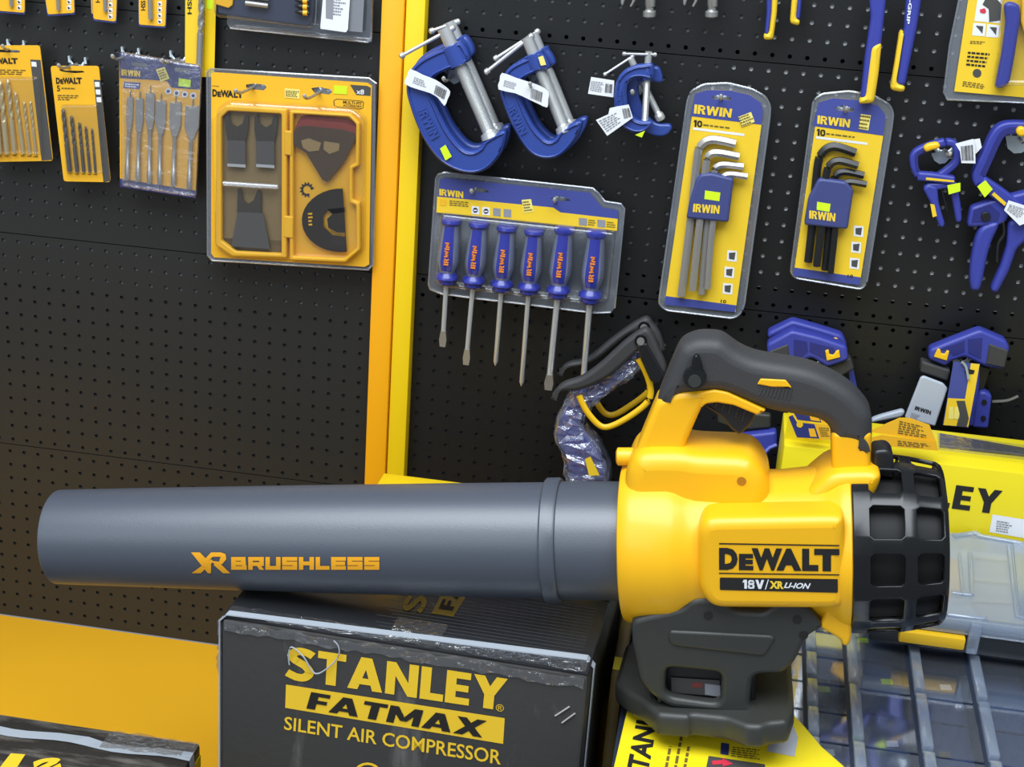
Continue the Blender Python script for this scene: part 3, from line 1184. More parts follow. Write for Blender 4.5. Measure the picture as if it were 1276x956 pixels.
# white strapping band
ysl, ysr = fT((270, 764)).y, fT((744, 824)).y
sp = [(bx0 - 0.001, 0.16, ysl), (bx0 - 0.001, ZB - 0.006, ysl), (bx0 + 0.006, ZB + 0.0015, ysl), (bx1 - 0.006, ZB + 0.0015, ysr), (bx1 + 0.0012, ZB - 0.006, ysr), (bx1 + 0.0012, 0.16, ysr)]
vs, fs = [], []
for x, z, y in sp:
    vs += [(x, y - 0.0044, z), (x, y + 0.0044, z)]
for i in range(len(sp) - 1):
    fs.append((2 * i, 2 * i + 2, 2 * i + 3, 2 * i + 1))
o = obj('strapping_band', vs, fs, STRAP, carton)
md = o.modifiers.new('thick', 'SOLIDIFY')
md.thickness = 0.0012
md.offset = 1
# loose zip tie lying against the front
zt = spline_smooth(cN((488, 440), (484, 390), (500, 350), (560, 400), (620, 485), (700, 440), (738, 390), (735, 345), (712, 318)), 4, closed=False)
fz2 = onFY(YF - 0.004)
tie = tag(tube('plastic_tie', [fz2(p) for p in zt], 0.0007, STRAP, None, 6), 'thin white plastic tie hanging loose over the big carton lettering', 'cable tie')
# torn marks near the right edge
for a in (((778, 695), (850, 648)), ((812, 730), (878, 682))):
    q = [fF(p) + Vector((0, -0.001, 0)) for p in cO(*a)]
    tube('staple', q, 0.0009, STEEL, bd, 6)

XF[0] = None
bxr = max(trc.x, bx1) + 0.012
# ---- carton in the lower left corner
ZL = ZO - 0.25
fl = onZ(ZL)
e1, e2 = fl((0, 897)), fl((236, 916))
yb_ = (e1.y + e2.y) / 2
lx1 = fl((248, 930)).x
CARTON_B = scuffed('carton_wrapped_black', '332f2b', 'a09a90', 0.4, (0.25, 1.4, 1), 40, 0.5, 0.7, 0.5, 0.7)
lc = thing('strapped_carton', (-0.4, yb_ - 0.11, 0), 'scuffed black carton with white strap in the lower left corner', 'box')
cb = box('carton_body', (-0.64, yb_ - 0.24, 0.001), (lx1, yb_, ZL), CARTON_B, lc, 0.004)
yst = fl((120, 928)).y
vs, fs = [], []
NS = 24
for i in range(NS + 1):
    x = -0.6395 + (lx1 + 0.6395) * i / NS
    y = yst + 0.003 * math.sin(i * 0.9)
    vs += [(x, y - 0.007, ZL + 0.001), (x, y + 0.007, ZL + 0.001 + 0.0015 * (i % 7 == 3))]
    if i:
        k = len(vs)
        fs.append((k - 4, k - 2, k - 1, k - 3))
vs += [(lx1 + 0.0015, yst - 0.007, ZL - 0.01), (lx1 + 0.0015, yst + 0.007, ZL - 0.01), (lx1 + 0.0015, yst - 0.007, 0.05), (lx1 + 0.0015, yst + 0.007, 0.05)]
k = len(vs)
fs += [(k - 6, k - 4, k - 3, k - 5), (k - 4, k - 2, k - 1, k - 3)]
obj('strapping_band', vs, fs, STRAP, lc)
ltop = Vector((0, 0, 0.0008))
bq = flat('lettering_bar', cP((55, 890), (128, 895), (70, 985), (-20, 985)), fl, GOLD, cb, lift=ltop)
text('S', [(p[0], p[1]) for p in cP((175, 1010), (320, 960), (300, 905), (165, 925))], fl, GOLD, cb, 0.06, lift=ltop)
ribbon('edge_tape', [(Vector((lx1 - 0.10 + 0.10 * i / 10, yb_ - 0.018, ZL + 0.0012 + 0.001 * random.random())), Vector((0, 1, 0))) for i in range(11)], 0.03, TAPE, cb, 0.003)
box('yellow_end', (lx1 + 0.0005, yb_ - 0.22, 0.01), (lx1 + 0.0012, yb_ - 0.004, ZL - 0.012), CARTON_Y, cb)

# ---- small yellow carton behind the tube
zk = ZO - 0.06
fk2 = onZ(zk)
k0 = fk2((479, 590))
w2 = thing('yellow_carton', (k0.x + 0.08, k0.y - 0.05, 0), 'yellow carton corner peeking out above the tube by the uprights', 'box')
box('carton_body', (k0.x, k0.y - 0.10, 0.001), (k0.x + 0.17, k0.y, zk - 0.002), CARTON_Y, w2, 0.002)
box('lid_flap', (k0.x - 0.0005, k0.y - 0.1, zk - 0.002), (k0.x + 0.17, k0.y + 0.0005, zk), POST_Y, w2, 0.0005)

# ---- cabinet of clear drawers lying on its back, drawers up
ZC = ZO - 0.1065
PV = Vector((0, -0.53, ZC))
XF[0] = Matrix.Translation(PV) @ Matrix.Rotation(math.radians(4), 4, 'X') @ Matrix.Translation(-PV)   # the cabinet rests tilted up towards the wall
cab = thing('drawer_cabinet', (0.5, -0.4, ZC - 0.2), 'cabinet of small clear drawers lying on its back under the blower stand', 'cabinet')
CX0, CX1, CY0, CY1 = 0.209, 0.80, -0.80, -0.08
CABIN = mat('cabinet_navy_plastic', '2a3346', 0.45)
DRAW = mat('drawer_floor_blue', '46587c', 0.5, vary=0.25, vscale=9)
box('cabinet_shell', (CX0, CY0, ZC - 0.2), (CX1, CY1, ZC - 0.045), CABIN, cab, 0.004)
fc = onF(ZC)


def drawer(x0, x1, y0, y1):
    g = 0.0022
    x0, x1, y0, y1 = x0 + g, x1 - g, y0 + g, y1 - g
    d = box('drawer', (x0, y0, ZC - 0.046), (x1, y1, ZC - 0.03), DRAW, cab)
    box('drawer_front', (x0, y0, ZC - 0.003), (x1, y1, ZC - 0.0015), LID, d, 0.0)
    box('drawer_pull', (x0 - 0.001, y0 + 0.002, ZC - 0.003), (x0 + 0.010, y1 - 0.002, ZC + 0.007), BIN, d, 0.0015)
    if random.random() < 0.35:
        a, b = random.uniform(x0 + .015, x1 - .02), random.uniform(y0 + .01, y1 - .02)
        flat('drawer_label', [(a, b), (a + .012, b + .002), (a + .011, b + .012), (a - .001, b + .01)], lambda p: Vector((p[0], p[1], ZC - 0.0285)), random.choice((WHITE, NEON, KRAFT)), d, lift=Vector())


colx = [fc((1003, 855)).x, fc((1056, 862)).x, fc((1138, 870)).x, fc((1216, 880)).x, fc((1300, 890)).x, fc((1385, 900)).x]
p1_ = fc((1100, 861)).y - fc((1100, 932)).y
p0_ = fc((1035, 852)).y - fc((1035, 887)).y
ya, yb0 = fc((1100, 932)).y, fc((1035, 887)).y
while ya - p1_ > CY0 + 0.006:
    ya -= p1_
while yb0 - p0_ > CY0 + 0.006:
    yb0 -= p0_
cols = [(colx[0] - 0.041 * (k + 1), colx[0] - 0.041 * k, p0_, yb0) for k in range(4)] + [(colx[0], colx[1], p0_, yb0)] + [(colx[i], colx[i + 1], p1_, ya) for i in range(1, len(colx) - 1)]
for xa, xb, pit, y0_ in cols:
    y = y0_
    while y + pit < CY1 - 0.03:
        if xa > CX0 + 0.006:
            drawer(xa, xb, y, y + pit)
        y += pit
for xx in colx:
    box('cabinet_rib', (xx - 0.002, CY0, ZC - 0.046), (xx + 0.002, CY1, ZC - 0.001), CABIN, cab)
box('cabinet_rim', (CX0, CY0, ZC - 0.046), (CX0 + 0.006, CY1, ZC - 0.001), CABIN, cab)
box('cabinet_rim', (CX0, CY0, ZC - 0.046), (CX1, CY0 + 0.006, ZC - 0.001), CABIN, cab)
box('cabinet_rim', (CX0, CY1 - 0.03, ZC - 0.046), (CX1, CY1, ZC - 0.001), CABIN, cab)

# ---- yellow printed sheet on the cabinet under the stand
zs = ZC + 0.0085
fsH = onF(zs)
sh_px = cK((170, 560), (100, 861), (80, 960), (1420, 1010), (1245, 861), (1130, 760), (1050, 665), (990, 600), (945, 545), (700, 480), (400, 470))
sheet = thing('printed_sheet', tuple(fsH(cK((600, 750))[0])), 'yellow printed cardboard sheet under the blower stand on the drawer cabinet', 'sheet')
zp = [fsH(p) for p in sh_px]
body = zplate('sheet_card', [tuple(v) for v in zp], zs - 0.0012, zs, CARTON_Y3, sheet)
up = Vector((0, 0, 0.0005))
text('STANLEY', [cK((155, 905))[0], cK((240, 480))[0], cK((345, 490))[0], cK((262, 935))[0]], fsH, INK, body, 0.035, lift=up)
for i in range(3):
    xo = 340 + i * 46
    prints([cK((xo, 900))[0], cK((xo + 40, 700))[0], cK((xo + 62, 702))[0], cK((xo + 24, 905))[0]], fsH, 1, INK_SOFT, body, lift=up, fillh=0.6)
prints(cK((690, 760), (825, 775), (825, 830), (680, 812)), fsH, 5, INK_SOFT, body, lift=up)
flat('printed_panel', cK((570, 808), (850, 850), (850, 890), (555, 880)), fsH, CARD_G, body, lift=up)
flat('printed_arrow', cK((585, 835), (640, 830), (635, 818), (692, 850), (640, 862), (640, 850), (590, 855)), fsH, mat('arrow_red', 'd8364a', 0.5), body, lift=up * 2)
flat('printed_icon', cK((632, 742), (672, 748), (668, 805), (628, 798)), fsH, INK_BLUE, body, lift=up)
flat('pale_patch', cK((862, 770), (950, 610), (975, 620), (1015, 715), (998, 812), (860, 785)), fsH, mat('foil_pale', 'b9bcc4', 0.6), body, lift=up)

XF_CAB = XF[0]
XF[0] = None
# ---- yellow wrapped carton standing between the big carton and the cabinet
sc = thing('narrow_carton', (0.205, -0.45, 0), 'narrow film-wrapped yellow carton between black carton and drawer cabinet', 'box')
box('carton_body', (bxr + 0.004, -0.57, 0.001), (CX0 - 0.002, -0.35, ZO - 0.085), mat('carton_ochre', '5c4c22', 0.35, vary=0.4, vscale=18), sc, 0.002)
box('carton_band', (bxr + 0.0045, -0.56, ZO - 0.0849), (CX0 - 0.0025, -0.535, ZO - 0.0845), CARTON_Y, sc)

# ---- yellow carton behind the organiser
YK = -0.226
fK = onY(YK)
k1 = fK((977, 556))
ztop = fK((1180, 579)).z
yc = thing('tool_carton', (0.55, -0.17, ZO - 0.075), 'open-topped yellow carton with black lettering behind the blower cage', 'box')
yb2 = -0.115
kb = box('carton_body', (k1.x, YK, ZO - 0.075), (0.78, yb2, ztop), CARTON_Y, yc, 0.0015)
fK0 = onY(YK)
word('STANLEY', cV((-20, 152), (720, 245), (700, 345), (-40, 252)), fK0, INK, kb, gap=0.13)
flat('white_label', cV((672, 345), (830, 370), (830, 450), (658, 420)), fK0, WHITE, kb)
prints(cV((690, 368), (762, 380), (752, 428), (685, 418)), fK0, 5, INK_GREY, kb, lift=Vector((0, -0.0008, 0)))
fKt = onZ(ztop)
# folded-up back flap and ribbon-like gloss strip on top
slot = [fKt(p) for p in cL((850, 175), (1310, 255), (1310, 285), (850, 235))]
zplate('dark_insert', [tuple(v) for v in slot], ztop + 0.0002, ztop + 0.004, STEEL_D, yc, 0.001)
flat('window_film', cL((840, 160), (1310, 225), (1310, 300), (845, 245)), onZ(ztop + 0.006), FILM, yc, lift=Vector())
# left gable of the box
gb = [fK(p) for p in cL((60, 320), (95, 30), (105, 60), (80, 320))]
plate('side_flap', cL((58, 330), (92, 30), (100, 40), (300, 185), (300, 245), (90, 225), (75, 330)), YK + 0.02, 0.0015, CARTON_Y, yc)

# leaflets on the carton: two yellow tags and two blue-yellow tags
def leaflet(px, y, mtl, label, tiltback=0.0, name='hang_tag'):
    f = onY(y)
    t = thing(name, base_of(px, y), label, 'tag')
    pl = plate('tag_card', px, y, 0.0012, mtl, t)
    return t, pl, f


t, pl, f = leaflet(cL((500, 150), (650, 85), (700, 85), (800, 120), (835, 205), (500, 155)), YK - 0.004, CARD_Y, 'upper yellow leaflet with small print on the yellow carton')
prints(cL((650, 95), (770, 125), (800, 190), (640, 165)), f, 6, INK_SOFT, pl)
t, pl, f = leaflet(cL((500, 185), (560, 170), (835, 205), (845, 250), (560, 225), (500, 215)), YK - 0.007, mat('card_amber', 'f0b21a', 0.5), 'lower yellow leaflet folded over the front of the yellow carton')
prints(cL((640, 195), (810, 215), (815, 240), (640, 225)), f, 3, INK_SOFT, pl)
for (nm, px, lab, yy) in (('a', cY((255, 515), (330, 520), (500, 580), (500, 615), (300, 590)), 'upper blue and yellow tag seen through the handle opening', YK - 0.002),
                          ('b', cY((250, 570), (275, 558), (300, 600), (500, 620), (500, 710), (300, 698)), 'lower blue and yellow tag seen through the handle opening', YK - 0.006)):
    t, pl, f = leaflet(px, yy, CARD_Y, lab)
    if nm == 'a':
        flat('blue_print', cY((268, 518), (330, 522), (440, 570), (445, 605), (305, 588)), f, INK_BLUE, pl)
        flat('yellow_print', cY((370, 548), (425, 560), (440, 598), (385, 590)), f, CARD_Y, pl, lift=Vector((0, -0.0006, 0)))
    else:
        flat('blue_print', cY((252, 572), (275, 560), (300, 602), (405, 615), (435, 700), (302, 692)), f, INK_BLUE, pl)
        flat('yellow_print', cY((370, 640), (405, 640), (420, 690), (380, 688)), f, CARD_Y, pl, lift=Vector((0, -0.0006, 0)))
        flat('punched_hole', circ(cY((318, 615))[0], 4.2, 10), f, YELW, pl, lift=Vector((0, -0.0006, 0)))
        prints(cY((430, 630), (500, 635), (500, 690), (445, 690)), f, 5, INK_SOFT, pl)

# ---- organiser case on the cabinet
XF[0] = XF_CAB
zo0 = ZC + 0.0085
ZA = zo0 + 0.042
fA = onF(ZA)
oy0 = fA((1235, 779)).y
oy1 = fA((1235, 668)).y - 0.002
org = thing('parts_organiser', (0.62, (oy0 + oy1) / 2, zo0), 'clear-lidded parts organiser with yellow latch beside the intake cage', 'organiser case')
ox0 = fA((1090, 770)).x
ZA0 = ZA - 0.018
box('case_base', (ox0, oy0 + 0.004, zo0), (0.78, oy1, ZA0), mat('case_black', '20242a', 0.4), org, 0.004)
box('lid_rim', (ox0, oy0 + 0.001, ZA0), (0.78, oy0 + 0.014, ZA), BIN, org, 0.003)
box('lid_rim', (ox0, oy1 - 0.014, ZA0), (0.78, oy1, ZA), BIN, org, 0.003)
PALE = mat('organiser_pale_inner', 'c6ccce', 0.6)
box('tray', (ox0 + 0.004, oy0 + 0.014, ZA0), (0.776, oy1 - 0.014, ZA0 + 0.004), PALE, org)
box('lid', (ox0 + 0.001, oy0 + 0.002, ZA - 0.002), (0.779, oy1 - 0.002, ZA), clear('frosted_lid', tint=(0.85, 0.88, 0.9), gloss=0.05, rough=0.3, milk=0.32, milkcol='c9ced2'), org)
fI = onF(ZA + 0.0008)
for quad in (cV((575, 525), (740, 540), (752, 620), (580, 610)), cV((580, 620), (752, 635), (762, 710), (582, 698)), cV((585, 710), (765, 720), (780, 800), (640, 790))):
    zplate('divider_cell', [tuple(onF(ZA0 + 0.01)(p)) for p in quad], ZA0 + 0.004, ZA0 + 0.008, mat('cell_grey', 'a9a9aa', 0.6), org, 0.001)
    a, b = onF(ZA0 + 0.012)(quad[0]), onF(ZA0 + 0.012)(quad[1])
    tube('divider_wall', [a, b], 0.0022, mat('divider_cream', 'cfc3a8', 0.6), org, 6)
for pth, w in ((cV((505, 440), (600, 425), (620, 440), (790, 470)), 0.006), (cV((575, 505), (585, 690)), 0.004), (cV((740, 480), (775, 780), (830, 800)), 0.004),
               (cV((500, 680), (580, 690)), 0.004), (cV((480, 775), (640, 790), (640, 800)), 0.005), (cV((530, 510), (545, 690)), 0.003)):
    tube('lid_ridge', [fI(p) for p in pth], w * 0.6, BIN, org, 8)
zplate('lid_panel', [tuple(fI(p)) for p in cV((760, 470), (900, 490), (900, 815), (790, 785))], ZA, ZA + 0.002, BIN, org)
box('hinge_block', tuple(fI(cV((505, 650))[0]) + Vector((-0.02, 0, -0.012))), tuple(fI(cV((525, 525))[0]) + Vector((0, 0, -0.0035))), CARD_Y, org)
lx = [fA(cV(p)[0]).x for p in ((300, 850), (586, 880), (595, 880), (645, 880))]
box('latch', (lx[0], oy0 - 0.006, zo0 + 0.010), (lx[1], oy0 + 0.004, zo0 + 0.024), YELW, org, 0.002)
box('lid_clip', (lx[2], oy0 - 0.005, zo0 + 0.006), (lx[3], oy0 + 0.004, ZA), BIN, org, 0.002)
XF[0] = None

# ================================================================== goods on the wall
def hook(px, label, reach=0.07, wide=0.011, drop=0.0):
    """wire peg hook: bracket with two prongs in the holes, wire towards the shopper; px = where the wire leaves the board"""
    p = onY(-0.004)(px)
    t = thing('peg_hook', (p.x, 0, p.z), label, 'hook', 'wire hooks on the pegboard')
    x, z = p.x, p.z
    vs, fs = [], []
    for sx in (-1, 1):
        sweep_geo([(x + sx * wide, -0.0005, z + 0.006), (x + sx * wide, -0.005, z + 0.008), (x + sx * wide, -0.006, z + 0.001)], 0.0022, 6, vs, fs)
    obj('prong', vs, fs, ZINC, t, 50)
    a = [(x - wide, -0.006, z + 0.003), (x - wide * .5, -0.0065, z - 0.004), (x, -0.007, z - 0.005), (x + wide * .5, -0.0065, z - 0.004), (x + wide, -0.006, z + 0.003)]
    vs, fs = [], []
    for q in a:
        vs += [(q[0], q[1], q[2] - 0.005), (q[0], q[1], q[2] + 0.004)]
    for i in range(4):
        fs.append((2 * i, 2 * i + 2, 2 * i + 3, 2 * i + 1))
    o = obj('bracket', vs, fs, ZINC, t, 60)
    m_ = o.modifiers.new('thick', 'SOLIDIFY')
    m_.thickness = 0.0012
    w = spline_smooth([(x, -0.007, z), (x, -0.02, z - drop), (x, -reach * 0.8, z - drop), (x, -reach, z - drop + 0.004)], 3, closed=False)
    tube('wire', w, 0.0019, STEEL_M, t, 8)
    tube('wire_tip', [w[-1], Vector(w[-1]) + Vector((0, -0.002, 0.002)), Vector(w[-1]) + Vector((0, -0.003, 0.0035))], [0.0022, 0.0027, 0.0016], STEEL, t, 8)
    return t


def twist_bit(name, a, b, r, mt, parent, flute=0.55):
    """twist drill from tip a to shank end b with spiral flutes"""
    a, b = Vector(a), Vector(b)
    d = (b - a)
    L = d.length
    d.normalize()
    u = d.cross(Vector((0, 1, 0))).normalized()
    v = d.cross(u)
    vs, fs = [], []
    n, m_ = 10, 72
    for i in range(m_ + 1):
        s = i / m_
        tw = s * L / (r * 9.0) * 2 * math.pi
        for k in range(n):
            t = 2 * math.pi * k / n
            if s < flute:
                rr = r * (0.5 + 0.5 * abs(math.cos(t)) ** 0.8) * min(1, 0.25 + s * 25)
                tt = t + tw
            else:
                rr, tt = r, t + flute * L / (r * 9.0) * 2 * math.pi
            vs.append(a + d * (s * L) + (u * math.cos(tt) + v * math.sin(tt)) * rr)
    for i in range(m_):
        for k in range(n):
            q, w = i * n + k, i * n + (k + 1) % n
            fs.append((q, w, w + n, q + n))
    fs.append(tuple(range(n))[::-1])
    fs.append(tuple(m_ * n + k for k in range(n)))
    return obj(name, vs, fs, mt, parent, 40)


def bits(y, rows, conv, mt, parent, r_extra=1.0, name='drill_bit'):
    f = onY(y)
    for (x0, y0, x1, y1, w) in rows:
        a, b = conv((x0, y0), (x1, y1))
        twist_bit(name, f(a), f(b), w, mt, parent)


# ---- twist drill card on the far left
Y1 = -0.026
out = cA((-70, 208), (182, 208), (243, 737), (-30, 742))
t = thing('drill_bit_card', base_of(out, Y1), 'yellow drill bit card with gold bits at the left edge', 'drill bits')
cdA = plate('card', out, Y1, 0.0012, CARD_Y, t, rnd=0.004, holes=[cA((-20, 226), (92, 230), (92, 242), (-20, 240))])
f = onY(Y1)
flat('dark_strip', cA((139, 272), (186, 275), (241, 732), (191, 736)), f, CARD_G, cdA)
flat('strip_icon', cA((144, 282), (167, 284), (169, 306), (146, 304)), f, WHITE, cdA, lift=Vector((0, -0.0006, 0)))
dewalt(*[c for p in cA((-58, 264), (81, 266), (83, 292), (-56, 292)) for c in p], f, INK, cdA)
prints(cA((-50, 315), (120, 318), (122, 345), (-48, 342)), f, 3, INK_SOFT, cdA)
for (x0, y0, x1, y1, w) in ((0, 370, 33, 705, .0038), (34, 362, 68, 702, .0034), (69, 420, 107, 704, .0028), (109, 465, 137, 706, .0023), (138, 462, 165, 708, .0020), (-30, 360, -2, 705, .0042)):
    a, b = cA((x0, y0), (x1, y1))
    g = onY(Y1 - w)
    twist_bit('drill_bit', g(a), g(b), w, BRASS, t)
    prints(cA((x1 - 12, y1 + 6), (x1 + 10, y1 + 6), (x1 + 10, y1 + 14), (x1 - 12, y1 + 14)), f, 1, INK_SOFT, cdA)
obj_ = plate('blister_cover', cA((-55, 352), (172, 352), (182, 700), (178, 712), (-40, 710)), Y1 - 0.011, 0.010, CLEAR, t, 0.004)
hook(cA((75, 215))[0], 'peg hook holding the gold drill bit card', 0.04)

# ---- second drill card
out = cA((231, 302), (452, 302), (507, 835), (292, 831))
Y2 = -0.030
t = thing('drill_bit_card', base_of(out, Y2), 'small yellow card of five dark drill bits', 'drill bits')
cd2 = plate('card', out, Y2, 0.0012, CARD_Y, t, rnd=0.004, holes=[cA((268, 314), (300, 324), (380, 324), (390, 332), (340, 336), (275, 328))])
f = onY(Y2)
flat('dark_strip', cA((430, 365), (461, 367), (506, 830), (474, 834)), f, CARD_G, cd2)
for i in range(3):
    q = (434 + i * 4, 375 + i * 35)
    flat('strip_icon', cA(q, (q[0] + 22, q[1]), (q[0] + 24, q[1] + 23), (q[0] + 3, q[1] + 23)), f, WHITE, cd2, lift=Vector((0, -0.0006, 0)))
dewalt(*[c for p in cA((256, 355), (375, 355), (377, 384), (258, 384)) for c in p], f, INK, cd2)
text('5', cA((260, 391), (275, 391), (276, 418), (262, 418)), f, INK, cd2)
prints(cA((282, 398), (352, 400), (353, 412), (283, 410)), f, 1, INK_SOFT, cd2)
prints(cA((264, 432), (370, 434), (371, 462), (266, 460)), f, 3, INK_SOFT, cd2, ragged=0.5)
for (x0, y0, x1, y1, w) in ((288, 498, 320, 786, .0030), (327, 530, 354, 790, .0026), (363, 560, 384, 789, .0022), (392, 578, 412, 791, .0019), (421, 588, 438, 792, .0016)):
    a, b = cA((x0, y0), (x1, y1))
    g = onY(Y2 - w)
    twist_bit('drill_bit', g(a), g(b), w, STEEL_D, t)
    prints(cA((x1 - 10, y1 + 4), (x1 + 10, y1 + 4), (x1 + 10, y1 + 11), (x1 - 10, y1 + 11)), f, 1, INK_SOFT, cd2)
plate('blister_cover', cA((276, 480), (440, 480), (466, 790), (462, 800), (306, 797), (300, 785)), Y2 - 0.009, 0.008, CLEAR, t, 0.003)
hook(cA((357, 292))[0], 'peg hook holding the card of dark drill bits', 0.06)

# ---- spade bit pouch
Y3 = -0.030
out = cA((546, 241), (560, 239), (912, 298), (921, 318), (895, 909), (550, 856))
t = thing('spade_bit_pouch', base_of(out, Y3), 'clear pouch of six spade bits on a blue and yellow card', 'drill bits')
cd3 = plate('card', out, Y3, 0.0012, CARD_Y2 if False else CARD_Y, t, 0.0)
f = onY(Y3)
flat('blue_header', cA((546, 241), (560, 239), (912, 298), (921, 318), (917, 411), (785, 402), (765, 372), (700, 366), (550, 358)), f, INK_BLUE, cd3)
flat('blue_footer', cA((549, 818), (901, 874), (894, 909), (550, 856)), f, INK_BLUE, cd3)
l2 = Vector((0, -0.0007, 0))
word('IRWIN', cA((558, 317), (643, 324), (643, 352), (558, 345)), f, INK_YEL, cd3, lift=l2)
flat('blue_label', cA((570, 374), (645, 379), (640, 408), (565, 403)), f, BLUE_C, cd3, lift=l2)
prints(cA((577, 380), (640, 384), (636, 404), (572, 399)), f, 2, WHITE, cd3, lift=l2 * 1.4, fillh=0.6)
for (x, y) in ((772, 418), (810, 426), (848, 432), (886, 438)):
    flat('round_icon', circ(cA((x, y))[0], 4.0, 14), f, WHITE, cd3, lift=l2)
    flat('icon_mark', circ(cA((x, y))[0], 2.4, 5), f, INK_BLUE, cd3, lift=l2 * 1.4)
flat('slot', cA((603, 288), (620, 284), (675, 292), (678, 302), (660, 306), (606, 300)), f, HOLE_MID, cd3, lift=l2)
flat('slot', cA((800, 312), (820, 308), (868, 318), (872, 328), (850, 332), (803, 326)), f, HOLE_MID, cd3, lift=l2)
flat('price_sticker', cA((715, 318), (755, 306), (778, 360), (738, 375)), f, STICK, cd3, lift=l2)
prints(cA((722, 322), (753, 312), (770, 355), (740, 366)), f, 4, INK_SOFT, cd3, lift=l2 * 1.4)
flat('price_label', cA((820, 358), (875, 366), (873, 400), (818, 394)), f, NEON, cd3, lift=l2)
for (tx, ty, hw, by, ex, ey, sw) in ((597, 412, 15, 600, 582, 825, 10), (640, 418, 18, 610, 632, 832, 11), (688, 392, 20, 600, 684, 842, 11), (738, 428, 23, 620, 731, 845, 11), (805, 435, 26, 630, 794, 852, 11), (883, 452, 33, 640, 866, 866, 11)):
    k = (ex - tx) / (ey - ty)
    X = lambda d, y: (tx + k * (y - ty) + d, y)
    px = cA(X(0, ty), X(4, ty + 38), X(hw - 3, ty + 30), X(hw, ty + 45), X(hw, by - 55), X(sw, by), X(-sw, by), X(-hw, by - 55), X(-hw, ty + 45), X(-hw + 3, ty + 30), X(-4, ty + 38))
    b = plate('spade_bit', px, Y3 - 0.0035, 0.0022, STEEL_D if False else STEEL_M, t, 0.0006)
    g = onY(Y3 - 0.0038)
    tube('shank', [g(p) for p in cA(X(0, by - 10), X(0, ey - 70), X(0, ey - 68), X(0, ey))], [0.0026, 0.0026, 0.0032, 0.0032], STEEL_M, b, 6)
plate('pouch_film', out, Y3 - 0.010, 0.009, FILM, t, 0.004)
hook(cA((600, 250))[0], 'left peg hook of the spade bit pouch', 0.062)
hook(cA((822, 268))[0], 'right peg hook of the spade bit pouch', 0.062)

# ---- single bit cards cut by the top of the frame
Y4 = -0.022
singles = [(cS((-30, -90), (150, -90), (150, 78), (-30, 64)), 70, 'leftmost single drill bit card at the top edge'),
           (cS((266, -90), (448, -90), (455, 78), (292, 88)), 358, 'second single drill bit card from the left at the top edge'),
           (cS((563, -90), (716, -90), (708, 132), (572, 116)), 645, 'third single drill bit card from the left, doubled with one behind'),
           (cS((848, -90), (1020, -90), (1010, 162), (850, 150)), 922, 'fourth single drill bit card from the left at the top edge')]
for i, (px, bx, lab) in enumerate(singles):
    t = thing('single_bit_card', base_of(px, Y4), lab, 'drill bits')
    c = plate('card', px, Y4, 0.0012, CARD_Y, t, rnd=0.003)
    if i == 2:
        plate('card', cS((552, -90), (600, -90), (600, 112), (560, 80)), Y4 + 0.004, 0.0012, CARD_Y, t)
    plate('clear_backing', [(p[0] + (1 if j in (1, 2) else -0.5), p[1] + (2.2 if j > 1 else 0)) for j, p in enumerate(px)], Y4 + 0.0014, 0.0010, BLUE_C, t, rnd=0.003)
    g = onY(Y4 - 0.003)
    bot = {0: 38, 1: 62, 2: 70, 3: 118}[i]
    tube('drill_bit', [g(p) for p in cS((bx - 6, -90), (bx, bot))], 0.0024 if i < 3 else 0.003, STEEL_M, t, 10)
    f = onY(Y4)
    rx = px[2][0] * 4.908 - 46
    for k in range(4):
        yk = px[2][1] * 4.908 - 44 - k * 36
        flat('icon', cS((rx, yk), (rx + 26, yk - 4), (rx + 28, yk + 24), (rx + 2, yk + 28)), f, WHITE, c)
        flat('icon_mark', cS((rx + 5, yk + 4), (rx + 24, yk + 16), (rx + 8, yk + 22)), f, INK, c, lift=l2)
    if i >= 2:
        text('HSS', cS((bx - 60, bot - 55), (bx - 60, bot - 115), (bx - 32, bot - 115), (bx - 32, bot - 55)), f, INK, c)

# ---- long drill bit card and the bright card beside it
Y5 = -0.020
px = cB((30, -50), (92, -50), (92, 262), (28, 262))
t = thing('long_bit_card', base_of(px, Y5), 'tall yellow card with one long twist bit', 'drill bits')
c = plate('card', px, Y5, 0.0012, CARD_Y2, t)
f = onY(Y5)
text('HSS', cB((37, 48), (37, -14), (52, -14), (52, 48)), f, INK, c)
g = onY(Y5 - 0.004)
a, b = [g(p) for p in cB((88, -80), (77, 250))]
twist_bit('drill_bit', a, b, 0.0042, STEEL_M, t, 0.58)
px = cB((96, -50), (135, -50), (128, 262), (93, 262))
t = thing('long_bit_card', base_of(px, Y5 + 0.004), 'bright lemon card edge with green tab beside the long twist bit', 'drill bits')
c = plate('card', px, Y5 + 0.004, 0.0012, POST_Y, t)
flat('green_tab', cB((102, -20), (125, -20), (123, 32), (102, 30)), onY(Y5 + 0.004), NEON, c)

# ---- impact bit blister cut by the top edge
Y6 = -0.034
px = cB((178, -50), (668, -50), (662, 138), (648, 143), (185, 96), (176, 80))
t = thing('bit_set_blister', base_of(px, Y6), 'clear blister of screwdriver bits cut off by the top edge', 'bit set')
plate('blister_tray', px, Y6, 0.012, CLEAR, t, 0.004)
plate('blister_rim', px, Y6 + 0.013, 0.0012, RIM, t)
bead(px, Y6 + 0.012, t)
plate('blister_tray', cB((126, -50), (478, -50), (470, 85), (455, 100), (140, 62), (124, 48)), Y6 - 0.012, 0.012, CLEAR, t, 0.005)
cs = plate('bit_case', cB((135, -50), (470, -50), (462, 75), (445, 88), (142, 45)), Y6 - 0.004, 0.004, mat('case_navy_grey', '3c4254', 0.4), t, 0.001)
plate('yellow_insert', cB((128, -50), (195, -50), (190, 18), (176, 28), (130, 14)), Y6 - 0.008, 0.003, CARD_Y, t, 0.001)
